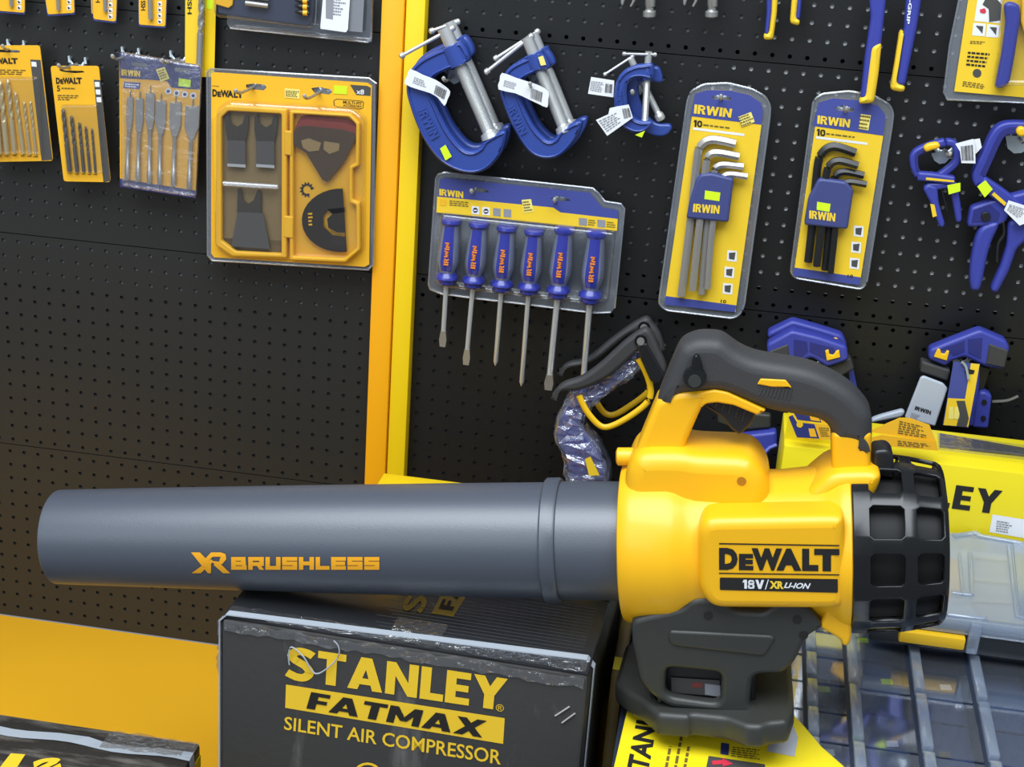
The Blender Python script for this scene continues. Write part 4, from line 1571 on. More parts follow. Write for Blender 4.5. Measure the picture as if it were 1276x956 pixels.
g = onY(Y6 - 0.010)
for p in (((236, 10), (312, 20)), ((236, -14), (314, -6))):
    tube('bit', [g(q) for q in cB(*p)], 0.0034, STEEL_M, t, 8)
for i in range(4):
    y = -18 + i * 20
    q = [g(k) for k in cB((403, y - 2), (418, y), (418, y), (432, y + 1), (432, y + 1), (452, y + 3))]
    tube('bit', q, [0.0012, 0.003, 0.0032, 0.0032, 0.003, 0.003], BLACK_P, t, 8)
    tube('bit_ring', [g(k) for k in cB((431, y + 1), (446, y + 2))], 0.0036, CARD_Y, t, 8)
wc = plate('white_card', cB((502, -50), (592, -50), (583, 100), (576, 110), (490, 98), (489, 90)), Y6 - 0.001, 0.001, WHITE, t)
f = onY(Y6 - 0.001)
prints(cB((535, -8), (580, -4), (578, 58), (532, 52)), f, 6, INK_GREY, wc, ragged=0.5)
flat('socket_picture', cB((508, -4), (534, -2), (532, 66), (508, 62)), f, INK_GREY, wc)
plate('grey_back_card', cB((590, -50), (640, -50), (632, 110), (586, 106)), Y6 + 0.004, 0.001, INK_GREY, t)

# ---- oscillating tool accessory set
Y7 = -0.034
px = cB((104, 244), (118, 234), (655, 266), (680, 284), (669, 900), (652, 918), (122, 886), (106, 868))
t = thing('accessory_set_blister', base_of(px, Y7), 'large yellow blister set of saw blades and sanding pads beside the uprights', 'blade set')
cd = plate('card', cB((118, 250), (128, 246), (648, 282), (664, 292), (655, 900), (640, 908), (128, 876), (118, 862)), Y7, 0.0012, CARD_Y, t, holes=[
    cB((236, 288), (262, 284), (300, 288), (306, 298), (296, 308), (246, 303), (237, 298)), cB((458, 300), (485, 296), (524, 304), (529, 314), (518, 322), (468, 316))])
plate('blister_rim', px, Y7 + 0.003, 0.0012, RIM, t)
bead(px, Y7 + 0.002, t)
f = onY(Y7)
dewalt(*[c for p in cB((122, 303), (228, 311), (228, 334), (122, 328)) for c in p], f, INK, cd)
flat('dark_corner', cB((590, 288), (648, 292), (661, 298), (660, 326), (612, 323)), f, CARD_G, cd)
text('x8', cB((612, 302), (639, 305), (638, 322), (612, 319)), f, WHITE, cd, lift=l2)
fr = flat('badge_outline', cB((534, 342), (545, 336), (632, 343), (638, 350), (635, 368), (625, 372), (545, 365), (535, 358)), f, INK, cd)
flat('badge_fill', cB((537, 343), (546, 338.5), (631, 345), (636, 351), (633, 367), (624, 369.5), (546, 362.5), (538, 357)), f, CARD_Y, cd, lift=l2)
text('MULTI-FIT', cB((567, 342), (632, 347), (632, 357), (567, 352)), f, INK, cd, lift=l2 * 1.5)
text('ACCESSORY', cB((567, 354), (632, 359), (631, 367), (567, 362)), f, INK, cd, lift=l2 * 1.5)
prints(cB((121, 289), (148, 291), (148, 296), (121, 294)), f, 1, INK_SOFT, cd)
flat('price_sticker', cB((368, 300), (420, 304), (418, 336), (369, 331)), f, STICK, cd, lift=l2)
prints(cB((372, 306), (418, 309), (416, 332), (372, 328)), f, 4, INK_SOFT, cd, lift=l2 * 1.5)
flat('price_label', cB((536, 290), (582, 293), (580, 321), (536, 318)), f, NEON, cd, lift=l2)
# the open case: two yellow trays
BROWN = mat('tray_smoked', '8f7a55', 0.4)
Y7f = Y7 - 0.010
lt = plate('case_tray', cB((120, 398), (166, 358), (374, 372), (374, 878), (190, 872), (130, 832)), Y7f, 0.009, CARD_Y, t, 0.002,
           holes=[cB((152, 400), (175, 378), (356, 388), (356, 864), (200, 856), (152, 820))])
plate('tray_floor', cB((150, 376), (358, 386), (358, 866), (150, 848)), Y7 - 0.001, 0.0008, BROWN, lt)
rt = plate('case_tray', cB((384, 376), (590, 388), (622, 420), (620, 565), (598, 575), (598, 680), (622, 690), (625, 850), (575, 893), (384, 885)), Y7f, 0.009, CARD_Y, t, 0.002,
           holes=[cB((396, 388), (586, 399), (610, 424), (608, 555), (587, 566), (586, 690), (610, 700), (612, 845), (570, 880), (396, 873))])
for a in (((366, 445), (392, 447), (392, 530), (366, 528)), ((364, 735), (396, 738), (396, 812), (364, 808))):
    plate('hinge', cB(*a), Y7f - 0.001, 0.006, CARD_Y, t, 0.0015)
BL = Y7 - 0.006
DK = mat('blade_mount_dark', '4a4640', 0.45, 0.4)
for (cx, cy) in ((205, 430), (303, 432)):
    mt_ = plate('blade_mount', cB((cx - 38, cy - 36), (cx - 28, cy - 42), (cx - 20, cy - 10), (cx, cy + 2), (cx + 20, cy - 10), (cx + 28, cy - 40), (cx + 40, cy - 32), (cx + 38, cy + 10), (cx + 28, cy + 60), (cx - 30, cy + 60), (cx - 38, cy + 10)), BL, 0.0016, DK, t)
    bl = plate('saw_blade', cB((cx - 32, cy + 48), (cx + 28, cy + 50), (cx + 30, cy + 140), (cx - 32, cy + 136)), BL - 0.0015, 0.0014, STEEL_D, t)
    flat('bright_edge', cB((cx - 32, cy + 126), (cx + 30, cy + 130), (cx + 30, cy + 140), (cx - 32, cy + 136)), onY(BL - 0.0015), STEEL, bl)
tube('case_bar', [onY(BL - 0.003)(p) for p in cB((160, 624), (345, 636))], 0.0035, clear('case_bar_clear', gloss=0.3, milk=0.3), t, 8)
cx, cy = 242, 690
plate('blade_mount', cB((cx - 34, cy - 46), (cx - 24, cy - 50), (cx - 16, cy - 8), (cx, cy + 4), (cx + 20, cy - 8), (cx + 34, cy - 44), (cx + 44, cy - 40), (cx + 46, cy + 36), (cx - 36, cy + 36)), BL, 0.0016, DK, t)
plate('scraper_blade', cB((208, 722), (294, 726), (318, 848), (186, 838)), BL - 0.0018, 0.0016, STEEL_D, t)
# sanding pads
for i, (dx, dy, col) in enumerate(((12, -36, '6b2f2a'), (6, -22, '7d3a33'), (0, 0, '4a3c30'))):
    plate('sanding_pad', cB(*[(x + dx, y + dy) for x, y in ((398, 452), (412, 432), (440, 428), (560, 440), (604, 452), (610, 470), (572, 548), (512, 620), (496, 612), (440, 520), (404, 498), (396, 480))]),
          BL - 0.001 * i, 0.0014, mat('abrasive_' + col, col, 0.8, bump=0.4, bscale=800), t)
flat('pad_print', cB((424, 478), (450, 470), (492, 486), (484, 512), (450, 516), (430, 502)), onY(BL - 0.002), BROWN, t)
flat('pad_print', cB((502, 480), (555, 488), (552, 512), (520, 524), (500, 508)), onY(BL - 0.002), BROWN, t)
arc = [(560 + 134 * math.cos(math.radians(a)), 750 + 108 * math.sin(math.radians(a))) for a in range(82, 279, 10)]
sb = plate('round_saw_blade', cB(*arc), BL, 0.0014, mat('blade_dark', '3c3833', 0.4, 0.5), t, holes=[cB((498, 735), (512, 712), (572, 706), (572, 722), (530, 728), (512, 745), (516, 775), (545, 790), (572, 792), (572, 806), (530, 800), (500, 772))])
prints(cB((447, 722), (462, 720), (466, 770), (450, 770)), onY(BL), 4, CARD_Y, sb)
gear = [(444 + (26 if i % 2 else 18) * math.cos(math.radians(60 + i * 15)), 645 + (28 if i % 2 else 19) * math.sin(math.radians(60 + i * 15))) for i in range(21)]
gi = [(444 + 13 * math.cos(math.radians(60 + i * 15)), 645 + 14 * math.sin(math.radians(60 + i * 15))) for i in range(21)]
obj('gear_print', [f(p) + l2 for p in cB(*gear, *gi)], [(i, i + 1, 22 + i, 21 + i) for i in range(20)], INK, cd)
plate('blister_shell', cB((132, 372), (168, 344), (596, 368), (640, 404), (636, 860), (584, 900), (180, 880), (126, 838)), Y7 - 0.020, 0.019, CLEAR, t, 0.006)
hook(cB((285, 285))[0], 'left peg hook of the large yellow blister set', 0.10)
hook(cB((508, 302))[0], 'right peg hook of the large yellow blister set', 0.10)

# ---- C-clamps, each pair hung one behind the other
def c_clamp(label, conv, outline, scr, bar, y, th, text_q=None, r=0.0085, group='C-clamps on hooks', collar=None, rim=True, off=(0, 0), barr=0.0024):
    sh = lambda pts: [(p[0] + off[0], p[1] + off[1]) for p in pts]
    px = spline_smooth(sh(conv(*outline)), 3)
    t = thing('c_clamp', base_of(px, y), label, 'clamp', group)
    fr = plate('clamp_frame', px, y, th, BLUE, t, th * 0.22)
    f = onY(y - 0.0005)
    if rim:
        q = [f(p) for p in px]
        # raised rim set just inside the outline
        c = sum(q, Vector()) / len(q)
        vs, fs = [], []
        n = len(q)
        ins = []
        for i in range(n):
            d = (q[(i + 1) % n] - q[i - 1])
            nn = Vector((-d.z, 0, d.x)).normalized()
            ins.append(q[i] + nn * 0.0034 * rimsign)
        sweep_geo(ins + [ins[0]], 0.0016, 6, vs, fs)
        obj('frame_rim', vs, fs, BLUE, fr, 60)
    if text_q:
        word('IRWIN', sh(conv(*text_q)), f, BLUE_P2 if False else BLUE, fr, lift=Vector((0, -0.0014, 0)))
    g = onY(y + th / 2)
    a, b = [g(p) for p in sh(conv(*scr))]
    d = (b - a).normalized()
    L = (b - a).length
    # threaded screw
    vs, fs = [], []
    n = 170
    pts = [a + d * (L * i / n) for i in range(n + 1)]
    rs = [r if i < 34 else r * (0.90 if i % 2 else 0.98) for i in range(n + 1)]
    s = tube('clamp_screw', pts, rs, STEEL, t, 14, smooth=30)
    tube('swivel_pad', [b - d * 0.004, b, b + d * 0.003, b + d * 0.004, b + d * 0.010, b + d * 0.0125], [r * 0.7, r * 0.9, r * 1.0, r * 1.35, r * 1.5, r * 1.2], STEEL, s, 16)
    if collar:
        k0, k1 = a + d * (L * collar[0]), a + d * (L * collar[1])
        tube('screw_boss', [k0, k0 + d * 0.001, k1 - d * 0.001, k1], [r * 1.5, r * 1.7, r * 1.7, r * 1.5], BLUE, fr, 18)
    h = onY(y + th / 2 - 0.012)
    p0, p1 = h(sh(conv(bar[0]))[0]), g(sh(conv(bar[1]))[0])
    k = tube('tommy_bar', [p0, p1], barr, STEEL, s, 10)
    for p in (p0, p1):
        e = (p1 - p0).normalized()
        tube('bar_end', [p - e * barr * 1.6, p - e * barr * .9, p + e * barr * .9, p + e * barr * 1.6], [barr * .7, barr * 1.6, barr * 1.6, barr * .7], STEEL, k, 10)
    return t, fr, f, y


rimsign = 1
o1 = ((300, 188), (250, 202), (160, 240), (100, 280), (68, 325), (55, 385), (65, 450), (108, 570), (158, 658), (215, 722), (290, 760), (360, 768), (420, 745), (468, 692), (490, 640), (497, 588),
      (470, 582), (402, 622), (385, 650), (350, 668), (312, 660), (270, 618), (230, 558), (190, 470), (165, 412), (164, 370), (185, 338), (245, 308), (336, 270))
YC = -0.060
t, fr, f, y = c_clamp('large blue C-clamp with white tag and green price label, nearest the uprights', cC, o1, ((225, 125), (418, 572)), ((40, 245), (262, 125)), YC, 0.020,
                      ((142, 470), (208, 596), (170, 618), (106, 486)), collar=(0.16, 0.36))
flat('price_label', cC((208, 655), (232, 638), (260, 690), (232, 708)), f, NEON, t, lift=Vector((0, -0.002, 0)))
c_clamp('blue C-clamp hidden behind the large one nearest the uprights', cC, o1, ((225, 125), (418, 572)), ((150, 165), (262, 125)), YC + 0.032, 0.018, collar=(0.16, 0.36), off=(6, -8), rim=False)


def paper_tag(px, y, label, bc=None, lines=None):
    t = thing('paper_tag', base_of(px, y), label, 'tag')
    c = plate('tag_paper', px, y, 0.0006, WHITE, t)
    f = onY(y)
    if lines:
        for q, n in lines:
            prints(q, f, n, INK_GREY, c)
    if bc:
        barcode(bc, f, 14, INK, c)
    return t


paper_tag(spline_smooth(cC((75, 305), (130, 330), (185, 352), (225, 378), (252, 405), (240, 438), (226, 468), (200, 435), (165, 412), (110, 395), (50, 370), (62, 335)), 2), YC - 0.008,
          'white paper tag with barcode on the clamp nearest the uprights', cC((190, 375), (238, 400), (225, 440), (180, 412)), [(cC((95, 338), (155, 362), (145, 388), (85, 368)), 4)])
o2 = ((650, 230), (590, 255), (522, 290), (486, 332), (470, 392), (480, 450), (520, 550), (570, 640), (620, 690), (680, 705), (738, 690), (790, 640), (825, 580), (832, 540),
      (800, 540), (735, 580), (715, 610), (690, 622), (665, 610), (620, 560), (580, 480), (556, 412), (556, 372), (582, 345), (640, 318), (692, 300))
t, fr, f, y = c_clamp('front one of the middle pair of blue C-clamps with white tag', cC, o2, ((590, 165), (745, 545)), ((415, 315), (610, 160)), YC, 0.018,
                      ((532, 455), (595, 580), (562, 600), (505, 474)), r=0.0075, collar=(0.18, 0.36))
flat('price_sticker', cC((640, 252), (662, 246), (676, 286), (652, 290)), onY(YC - 0.006), STICK, t)
c_clamp('rear one of the middle pair of blue C-clamps', cC, o2, ((590, 165), (745, 545)), ((430, 275), (612, 158)), YC + 0.030, 0.017, r=0.0075, collar=(0.18, 0.36), off=(7, -5), rim=False)
paper_tag(spline_smooth(cC((480, 322), (540, 343), (600, 362), (650, 380), (686, 405), (684, 440), (680, 475), (640, 458), (600, 440), (540, 412), (465, 395), (470, 355)), 2), YC - 0.008,
          'white paper tag with barcode on the middle pair of clamps', cC((610, 388), (662, 408), (656, 452), (606, 432)), [(cC((492, 352), (548, 368), (542, 398), (486, 380)), 4)])
o3 = ((1146, 284), (1100, 284), (1060, 291), (1012, 318), (982, 368), (974, 450), (985, 520), (1018, 568), (1068, 590), (1112, 584), (1142, 556), (1136, 536), (1092, 534), (1062, 518), (1036, 470), (1030, 392), (1050, 354), (1090, 345), (1146, 350))
t, fr, f, y = c_clamp('front one of the small pair of blue C-clamps', cC, o3, ((1128, 228), (1112, 520)), ((1020, 238), (1155, 241)), YC, 0.014,
                      ((985, 470), (985, 405), (1008, 400), (1008, 465)), r=0.0042, collar=(0.2, 0.42), barr=0.0016)
flat('price_label', cC((1068, 596), (1112, 577), (1098, 607)), onY(YC - 0.004), NEON, t)
o3b = [(x + 62 + (y_ - 440) * 0.22, y_ + 14) for x, y_ in o3]
c_clamp('rear tilted one of the small pair of blue C-clamps', cC, o3b, ((1048, 258), (1164, 490)), ((936, 328), (1056, 250)), YC + 0.020, 0.012, r=0.0042, collar=(0.25, 0.42), rim=False, barr=0.0016)
paper_tag(cC((874, 340), (976, 356), (972, 430), (860, 414)), YC + 0.008, 'upper white tag on the small pair of clamps', cC((938, 368), (970, 372), (966, 412), (934, 408)), [(cC((875, 355), (930, 362), (925, 410), (868, 400)), 6)])
paper_tag(cC((895, 530), (950, 505), (956, 478), (990, 470), (1040, 462), (1058, 520), (945, 600)), YC - 0.006, 'lower white tag on the small pair of clamps', cC((1010, 480), (1042, 476), (1052, 515), (1020, 525)), [(cC((905, 532), (1000, 488), (1015, 535), (945, 585)), 6)])
for px, lab in ((((272, 330)), 'peg hook behind the clamp nearest the uprights'), (((640, 352)), 'peg hook behind the middle pair of clamps'), (((1075, 385)), 'peg hook behind the small pair of clamps')):
    h = hook(cC(px)[0], lab, 0.075)
    c0 = onY(-0.03)(cC((px[0], px[1] + 12))[0])
    pxs = cC(*[(px[0] - 28, px[1] - 22), (px[0] + 26, px[1] - 22), (px[0] + 30, px[1] + 8), (px[0] + 16, px[1] + 34), (px[0] - 4, px[1] + 42), (px[0] - 20, px[1] + 30), (px[0] - 30, px[1] + 5)])
    plate('hook_plate', pxs, -0.012, 0.0015, ZINC, h)

# ---- six-piece screwdriver set
Y8 = -0.036
out = cD((106, 72), (116, 54), (142, 47), (728, 110), (752, 130), (776, 162), (840, 172), (855, 192), (816, 585), (800, 603), (738, 606), (560, 584), (420, 566), (280, 550), (130, 530), (84, 512), (77, 492))
t = thing('screwdriver_set', base_of(out, Y8), 'clear blister set of six blue screwdrivers', 'screwdriver set')
plate('blister_back', out, Y8 + 0.004, 0.0012, RIM, t)
bead(out, Y8 + 0.003, t, 0.0013)
plate('blister_shell', cD((120, 210), (820, 285), (790, 575), (735, 580), (130, 510), (100, 490)), Y8 - 0.016, 0.015, CLEAR, t, 0.006)
cd = plate('card', cD((122, 75), (142, 70), (716, 128), (766, 188), (830, 198), (825, 279), (550, 250), (108, 206)), Y8, 0.001, BLUE_C, t,
           holes=[cD((236, 118), (262, 106), (300, 112), (318, 126), (280, 128)), cD((560, 150), (590, 140), (628, 150), (642, 160), (600, 162))])
f = onY(Y8)
flat('yellow_band', cD((111, 143), (572, 187), (600, 206), (828, 232), (825, 279), (550, 250), (108, 206)), f, CARD_Y2, cd)
word('IRWIN', cD((120, 112), (215, 123), (215, 149), (120, 138)), f, INK_YEL, cd, lift=l2)
for x, y in ((263, 197), (305, 201), (348, 205), (390, 209)):
    flat('icon', cD((x - 15, y - 17), (x + 15, y - 14), (x + 15, y + 17), (x - 15, y + 14)), f, WHITE if x < 330 else INK_GREY, cd, lift=l2)
    if x < 330:
        flat('icon_mark', circ(cD((x, y))[0], 3.2, 10), f, INK, cd, lift=l2 * 1.4)
        flat('icon_mark', cD((x - 7, y - 2), (x + 7, y - 2), (x + 7, y + 3), (x - 7, y + 3)), f, WHITE, cd, lift=l2 * 1.8)
for x, y in ((690, 243), (763, 250)):
    flat('icon', cD((x - 16, y - 16), (x + 16, y - 13), (x + 16, y + 16), (x - 16, y + 13)), f, INK_GREY, cd, lift=l2)
prints(cD((160, 156), (236, 163), (235, 186), (160, 180)), f, 3, INK_SOFT, cd, lift=l2)
prints(cD((712, 232), (740, 235), (738, 262), (710, 258)), f, 3, INK_SOFT, cd, lift=l2)
prints(cD((785, 240), (820, 244), (818, 270), (783, 266)), f, 3, INK_SOFT, cd, lift=l2)
flat('icon', cD((122, 152), (148, 155), (148, 180), (122, 177)), f, CARD_Y, cd, lift=l2)
flat('price_sticker', cD((446, 156), (484, 153), (494, 203), (456, 208)), f, STICK, cd, lift=l2)
prints(cD((450, 160), (482, 157), (490, 200), (458, 204)), f, 4, INK_SOFT, cd, lift=l2 * 1.5)
GREYT = mat('handle_smoke_grey', '7a819a', 0.25, coat=0.4)
HB = mat('handle_blue', '323a98', 0.3, coat=0.3)
yd = Y8 - 0.006
g = onY(yd)
drv = [((168, 230), (147, 494), (132, 740), 0), ((278, 243), (252, 507), (225, 812), 0), ((388, 258), (365, 522), (342, 815), 1), ((497, 272), (473, 533), (445, 896), 1), ((618, 262), (588, 548), (552, 912), 0), ((745, 276), (716, 568), (688, 905), 1)]
for i, (a, b, c, ph) in enumerate(drv):
    A, B_, C_ = [g(p) for p in cD(a, b, c)]
    d = (B_ - A).normalized()
    L = (B_ - A).length
    rr = 0.0128 * (1.05 if i > 3 else 1.0)
    prof = [(0, .72), (.02, .95), (.06, 1.0), (.09, .86), (.13, .82), (.2, .86), (.35, .96), (.5, 1.05), (.62, 1.08), (.7, .98), (.76, .84), (.81, .76)]
    sd = lathe('screwdriver', A, d, [(p * L, q * rr) for p, q in prof], GREYT, t, 20)
    lathe('handle_collar', A, d, [(p * L, q * rr) for p, q in ((.80, .76), (.84, .98), (.865, 1.14), (.895, 1.16), (.915, .95), (.94, .92), (.965, .9), (1.0, .62))], HB, sd, 20)
    lathe('handle_cap', A, d, [(p * L, q * rr) for p, q in ((-.003, .70), (.015, .97), (.055, 1.03), (.095, .88))], HB, sd, 20)
    # blue spine with the word mark on the near side
    u = d.cross(Vector((0, -1, 0))).normalized()
    vs, fs = [], []
    ss = [.10, .2, .35, .5, .62, .7, .76]
    for p in ss:
        q = next(q0[1] + (q1[1] - q0[1]) * (p - q0[0]) / (q1[0] - q0[0]) for q0, q1 in zip(prof[:-1], prof[1:]) if q0[0] <= p <= q1[0])
        for an in (-33, -12, 12, 33):
            tt = math.radians(an)
            vs.append(A + d * (p * L) + (Vector((0, -1, 0)) * math.cos(tt) + u * math.sin(tt)) * (q * rr + 0.0006))
    for r_ in range(len(ss) - 1):
        for k in range(3):
            fs.append((r_ * 4 + k, r_ * 4 + k + 1, r_ * 4 + k + 5, r_ * 4 + k + 4))
    spn = obj('handle_spine', vs, fs, HB, sd, 60)
    yq = A.y - rr * 1.1 - 0.0008
    base = A + d * (L * 0.66)
    W_, H_ = L * 0.34, 0.0062

    def mp(p, base=base, d=d, u=u, yq=yq):
        v = base - d * p[0] + u * p[1]
        return Vector((v.x, yq, v.z))
    word('IRWIN', [(0, H_ / 2), (W_, H_ / 2), (W_, -H_ / 2), (0, -H_ / 2)], mp, INK_ORANGE, sd, lift=Vector(), gap=0.1)
    ds = (C_ - B_).normalized()
    rs_ = 0.0032 if i < 4 else 0.004
    Ls = (C_ - B_).length
    if ph:
        sh = tube('shaft', [B_ - ds * 0.003, B_ + ds * (Ls - 0.006), C_], [rs_, rs_, rs_ * 0.25], STEEL, sd, 10)
    else:
        sh = tube('shaft', [B_ - ds * 0.003, B_ + ds * (Ls - 0.022)], rs_, STEEL, sd, 10)
        n = Vector((ds.z, 0, -ds.x))
        e0, e1 = B_ + ds * (Ls - 0.022), C_
        vs = []
        for p, w, th_ in ((e0, rs_, rs_), (e0 + ds * 0.012, rs_ * 1.5, rs_ * 0.5), (e1, rs_ * 1.15, rs_ * 0.2)):
            vs += [p + n * w + Vector((0, th_, 0)), p - n * w + Vector((0, th_, 0)), p - n * w - Vector((0, th_, 0)), p + n * w - Vector((0, th_, 0))]
        fs = [(0, 1, 2, 3), (8, 9, 10, 11)]
        for r_ in range(2):
            for k in range(4):
                fs.append((r_ * 4 + k, r_ * 4 + (k + 1) % 4, r_ * 4 + 4 + (k + 1) % 4, r_ * 4 + 4 + k))
        obj('blade_tip', vs, fs, STEEL_M, sh)
hook(cD((272, 106))[0], 'left peg hook of the screwdriver set', 0.05)
hook(cD((595, 140))[0], 'right peg hook of the screwdriver set', 0.05)


# ---- two hex key sets
def hex_set(label, outer, card, head, foot, irw, ten, slot, holder, tagq, hirw, keys, kmat, icons, sticker, y, kr):
    t = thing('hex_key_set', base_of(outer, y), label, 'hex key set', 'hex key sets')
    plate('blister_rim', outer, y + 0.003, 0.0015, RIM, t, rnd=0.004)
    bead(round_poly(outer, 5), y + 0.002, t, 0.0013)
    cd = plate('card', card, y, 0.001, CARD_Y2, t, holes=[slot])
    f = onY(y)
    # punched blue header drawn as a plate with the same slot
    plate('blue_header', head, y - 0.0004, 0.0003, BLUE_C, cd, holes=[slot])
    flat('blue_footer', foot, f, BLUE_C, cd)
    word('IRWIN', irw, f, INK_YEL, cd, lift=l2 * 1.5)
    word('10', ten, f, INK, cd)
    a, b, c_, d_ = ten
    prints([(b[0] + 1, b[1] + 3.5), (b[0] + 38, b[1] + 8), (b[0] + 38, b[1] + 11.5), (b[0] + 1, b[1] + 7)], f, 1, INK_SOFT, cd)
    flat('size_strip', [(d_[0], d_[1] + 1), (d_[0] + 64, d_[1] + 9), (d_[0] + 64, d_[1] + 12), (d_[0], d_[1] + 4)], f, WHITE, cd)
    flat('price_sticker', sticker, f, STICK, cd, lift=l2 * 2)
    prints(sticker, f, 4, INK_SOFT, cd, lift=l2 * 2.6)
    for (x, yy) in icons:
        flat('icon', cE((x - 18, yy - 22), (x + 18, yy - 18), (x + 16, yy + 22), (x - 20, yy + 18)), f, WHITE, cd)
        flat('icon_mark', cE((x - 12, yy - 12), (x + 12, yy - 14), (x + 8, yy + 14), (x - 12, yy + 10)), f, CARD_G, cd, lift=l2)
    x, yy = icons[-1]
    text('10', cE((x - 26, yy + 40), (x - 6, yy + 42), (x - 7, yy + 54), (x - 27, yy + 52)), f, INK, cd, bold=0.02)
    for k, pth in enumerate(keys):
        g = onY(y - 0.006 - 0.0045 * (k % 2))
        q = spline_smooth(cE(*pth), 4, closed=False)
        tube('hex_key', [g(p) for p in q], kr * (1.15 - 0.09 * k), kmat, t, 6, smooth=20)
    hd = plate('key_holder', holder, y - 0.017, 0.014, NAVY, t, 0.003, rnd=0.002)
    fh = onY(y - 0.017)
    flat('price_label', tagq, fh, NEON, hd)
    word('IRWIN', hirw, fh, INK_YEL, hd)
    return t


hex_set('longer hex key set with bright steel keys on a yellow card',
        cE((150, 72), (200, 44), (290, 40), (380, 62), (430, 90), (448, 125), (445, 170), (350, 870), (335, 902), (308, 916), (60, 886), (34, 865), (35, 838), (138, 112)),
        cE((168, 80), (212, 66), (300, 68), (370, 84), (412, 112), (420, 140), (415, 195), (318, 893), (54, 865)),
        cE((168, 80), (212, 66), (300, 68), (370, 84), (412, 112), (420, 140), (415, 195), (150, 163)),
        cE((58, 833), (322, 868), (316, 893), (54, 865)),
        cE((166, 119), (306, 136), (301, 169), (163, 153)), cE((162, 177), (195, 180), (194, 205), (160, 202)),
        cE((228, 92), (262, 82), (302, 94), (300, 104), (240, 100)),
        cE((188, 380), (230, 376), (312, 396), (292, 560), (134, 545), (150, 470), (172, 400)),
        cE((205, 440), (262, 448), (258, 480), (202, 472)), cE((162, 489), (260, 496), (257, 527), (159, 520)),
        [((116, 832), (150, 560), (176, 320), (190, 272), (232, 250), (318, 266)), ((158, 812), (185, 560), (208, 350), (222, 308), (255, 300), (332, 314)), ((192, 826), (212, 580), (236, 385), (252, 350), (285, 344), (348, 351)), ((214, 806), (232, 580), (258, 420), (272, 390), (300, 380), (363, 388))],
        STEEL_M, ((306, 684), (296, 745), (290, 806)), cE((328, 166), (376, 147), (390, 184), (342, 203)), -0.030, 0.0048)
hex_set('shorter hex key set with black keys on a yellow card',
        cE((608, 104), (640, 80), (740, 70), (830, 85), (890, 118), (906, 150), (900, 200), (806, 785), (788, 808), (540, 766), (523, 745)),
        cE((628, 112), (680, 96), (780, 104), (850, 124), (876, 160), (868, 236), (780, 793), (534, 757)),
        cE((628, 112), (680, 96), (780, 104), (850, 124), (876, 160), (868, 236), (606, 200)),
        cE((538, 727), (786, 764), (780, 793), (534, 757)),
        cE((624, 160), (746, 175), (742, 206), (622, 191)), cE((620, 210), (653, 213), (652, 239), (618, 235)),
        cE((686, 132), (722, 122), (758, 136), (756, 148), (700, 142)),
        cE((625, 400), (640, 396), (730, 408), (758, 440), (736, 586), (574, 570), (590, 470)),
        cE((622, 482), (672, 490), (668, 520), (620, 512)), cE((593, 514), (691, 525), (688, 556), (592, 544)),
        [((588, 706), (604, 560), (622, 360), (640, 300), (685, 276), (765, 300)), ((620, 722), (640, 560), (655, 390), (670, 345), (705, 330), (774, 348)), ((650, 736), (668, 570), (680, 420), (695, 380), (730, 370), (796, 384)), ((672, 748), (688, 600), (700, 450), (716, 420), (745, 408), (806, 418))],
        BLACK_P, ((777, 592), (768, 652), (762, 712)), cE((784, 155), (822, 160), (812, 216), (776, 210)), -0.030, 0.0048)
hook(cE((266, 84))[0], 'peg hook of the longer hex key set', 0.05)
hook(cE((722, 128))[0], 'peg hook of the shorter hex key set', 0.05)

# ---- pliers whose heads are above the frame
def pliers(label, y, parts, extra=None):
    allp = [p for q in parts for p in q[0]]
    t = thing('pliers', base_of(allp, y), label, 'pliers', 'pliers hanging at the top edge')
    for px, mtl, nm, dy, th in parts:
        plate(nm, px, y - dy, th, mtl, t, th * 0.3, rnd=0.002)
    return t


pliers('pair of slim blue and yellow plier handles at the top edge', -0.03, [
    (cF((126, -60), (156, -60), (148, 60), (135, 155), (116, 160), (126, 60)), BLUE_P, 'handle', 0, 0.012),
    (cF((152, -60), (180, -60), (172, 60), (156, 180), (112, 180), (114, 148), (136, 152), (147, 60)), CARD_Y2, 'grip_sleeve', 0.001, 0.013),
    (cF((268, -60), (290, -60), (276, 92), (256, 90)), BLUE_P, 'handle', 0, 0.012),
    (cF((243, -60), (272, -60), (258, 84), (276, 90), (272, 118), (230, 106), (236, 30)), CARD_Y2, 'grip_sleeve', 0.001, 0.013)])
t = pliers('pair of wide blue and yellow plier handles reaching over the shorter hex key set', -0.046, [
    (cF((580, -60), (668, -60), (640, 195), (606, 445), (545, 445), (566, 250), (592, 80)), BLUE_P, 'handle', 0, 0.014),
    (cF((594, 208), (642, 188), (628, 330), (608, 462), (538, 468), (544, 438), (566, 432), (580, 320)), CARD_Y2, 'grip_sleeve', 0.002, 0.016),
    (cF((755, -60), (828, -60), (800, 120), (746, 388), (704, 380), (740, 140)), BLUE_P, 'handle', 0, 0.014),
    (cF((722, 136), (742, 140), (706, 374), (748, 384), (742, 416), (678, 404), (700, 280)), CARD_Y2, 'grip_sleeve', 0.0015, 0.016)])
text('E-GRIP', cF((780, -22), (764, 108), (750, 106), (764, -24)), onY(-0.0468), WHITE, t, bold=0.03)

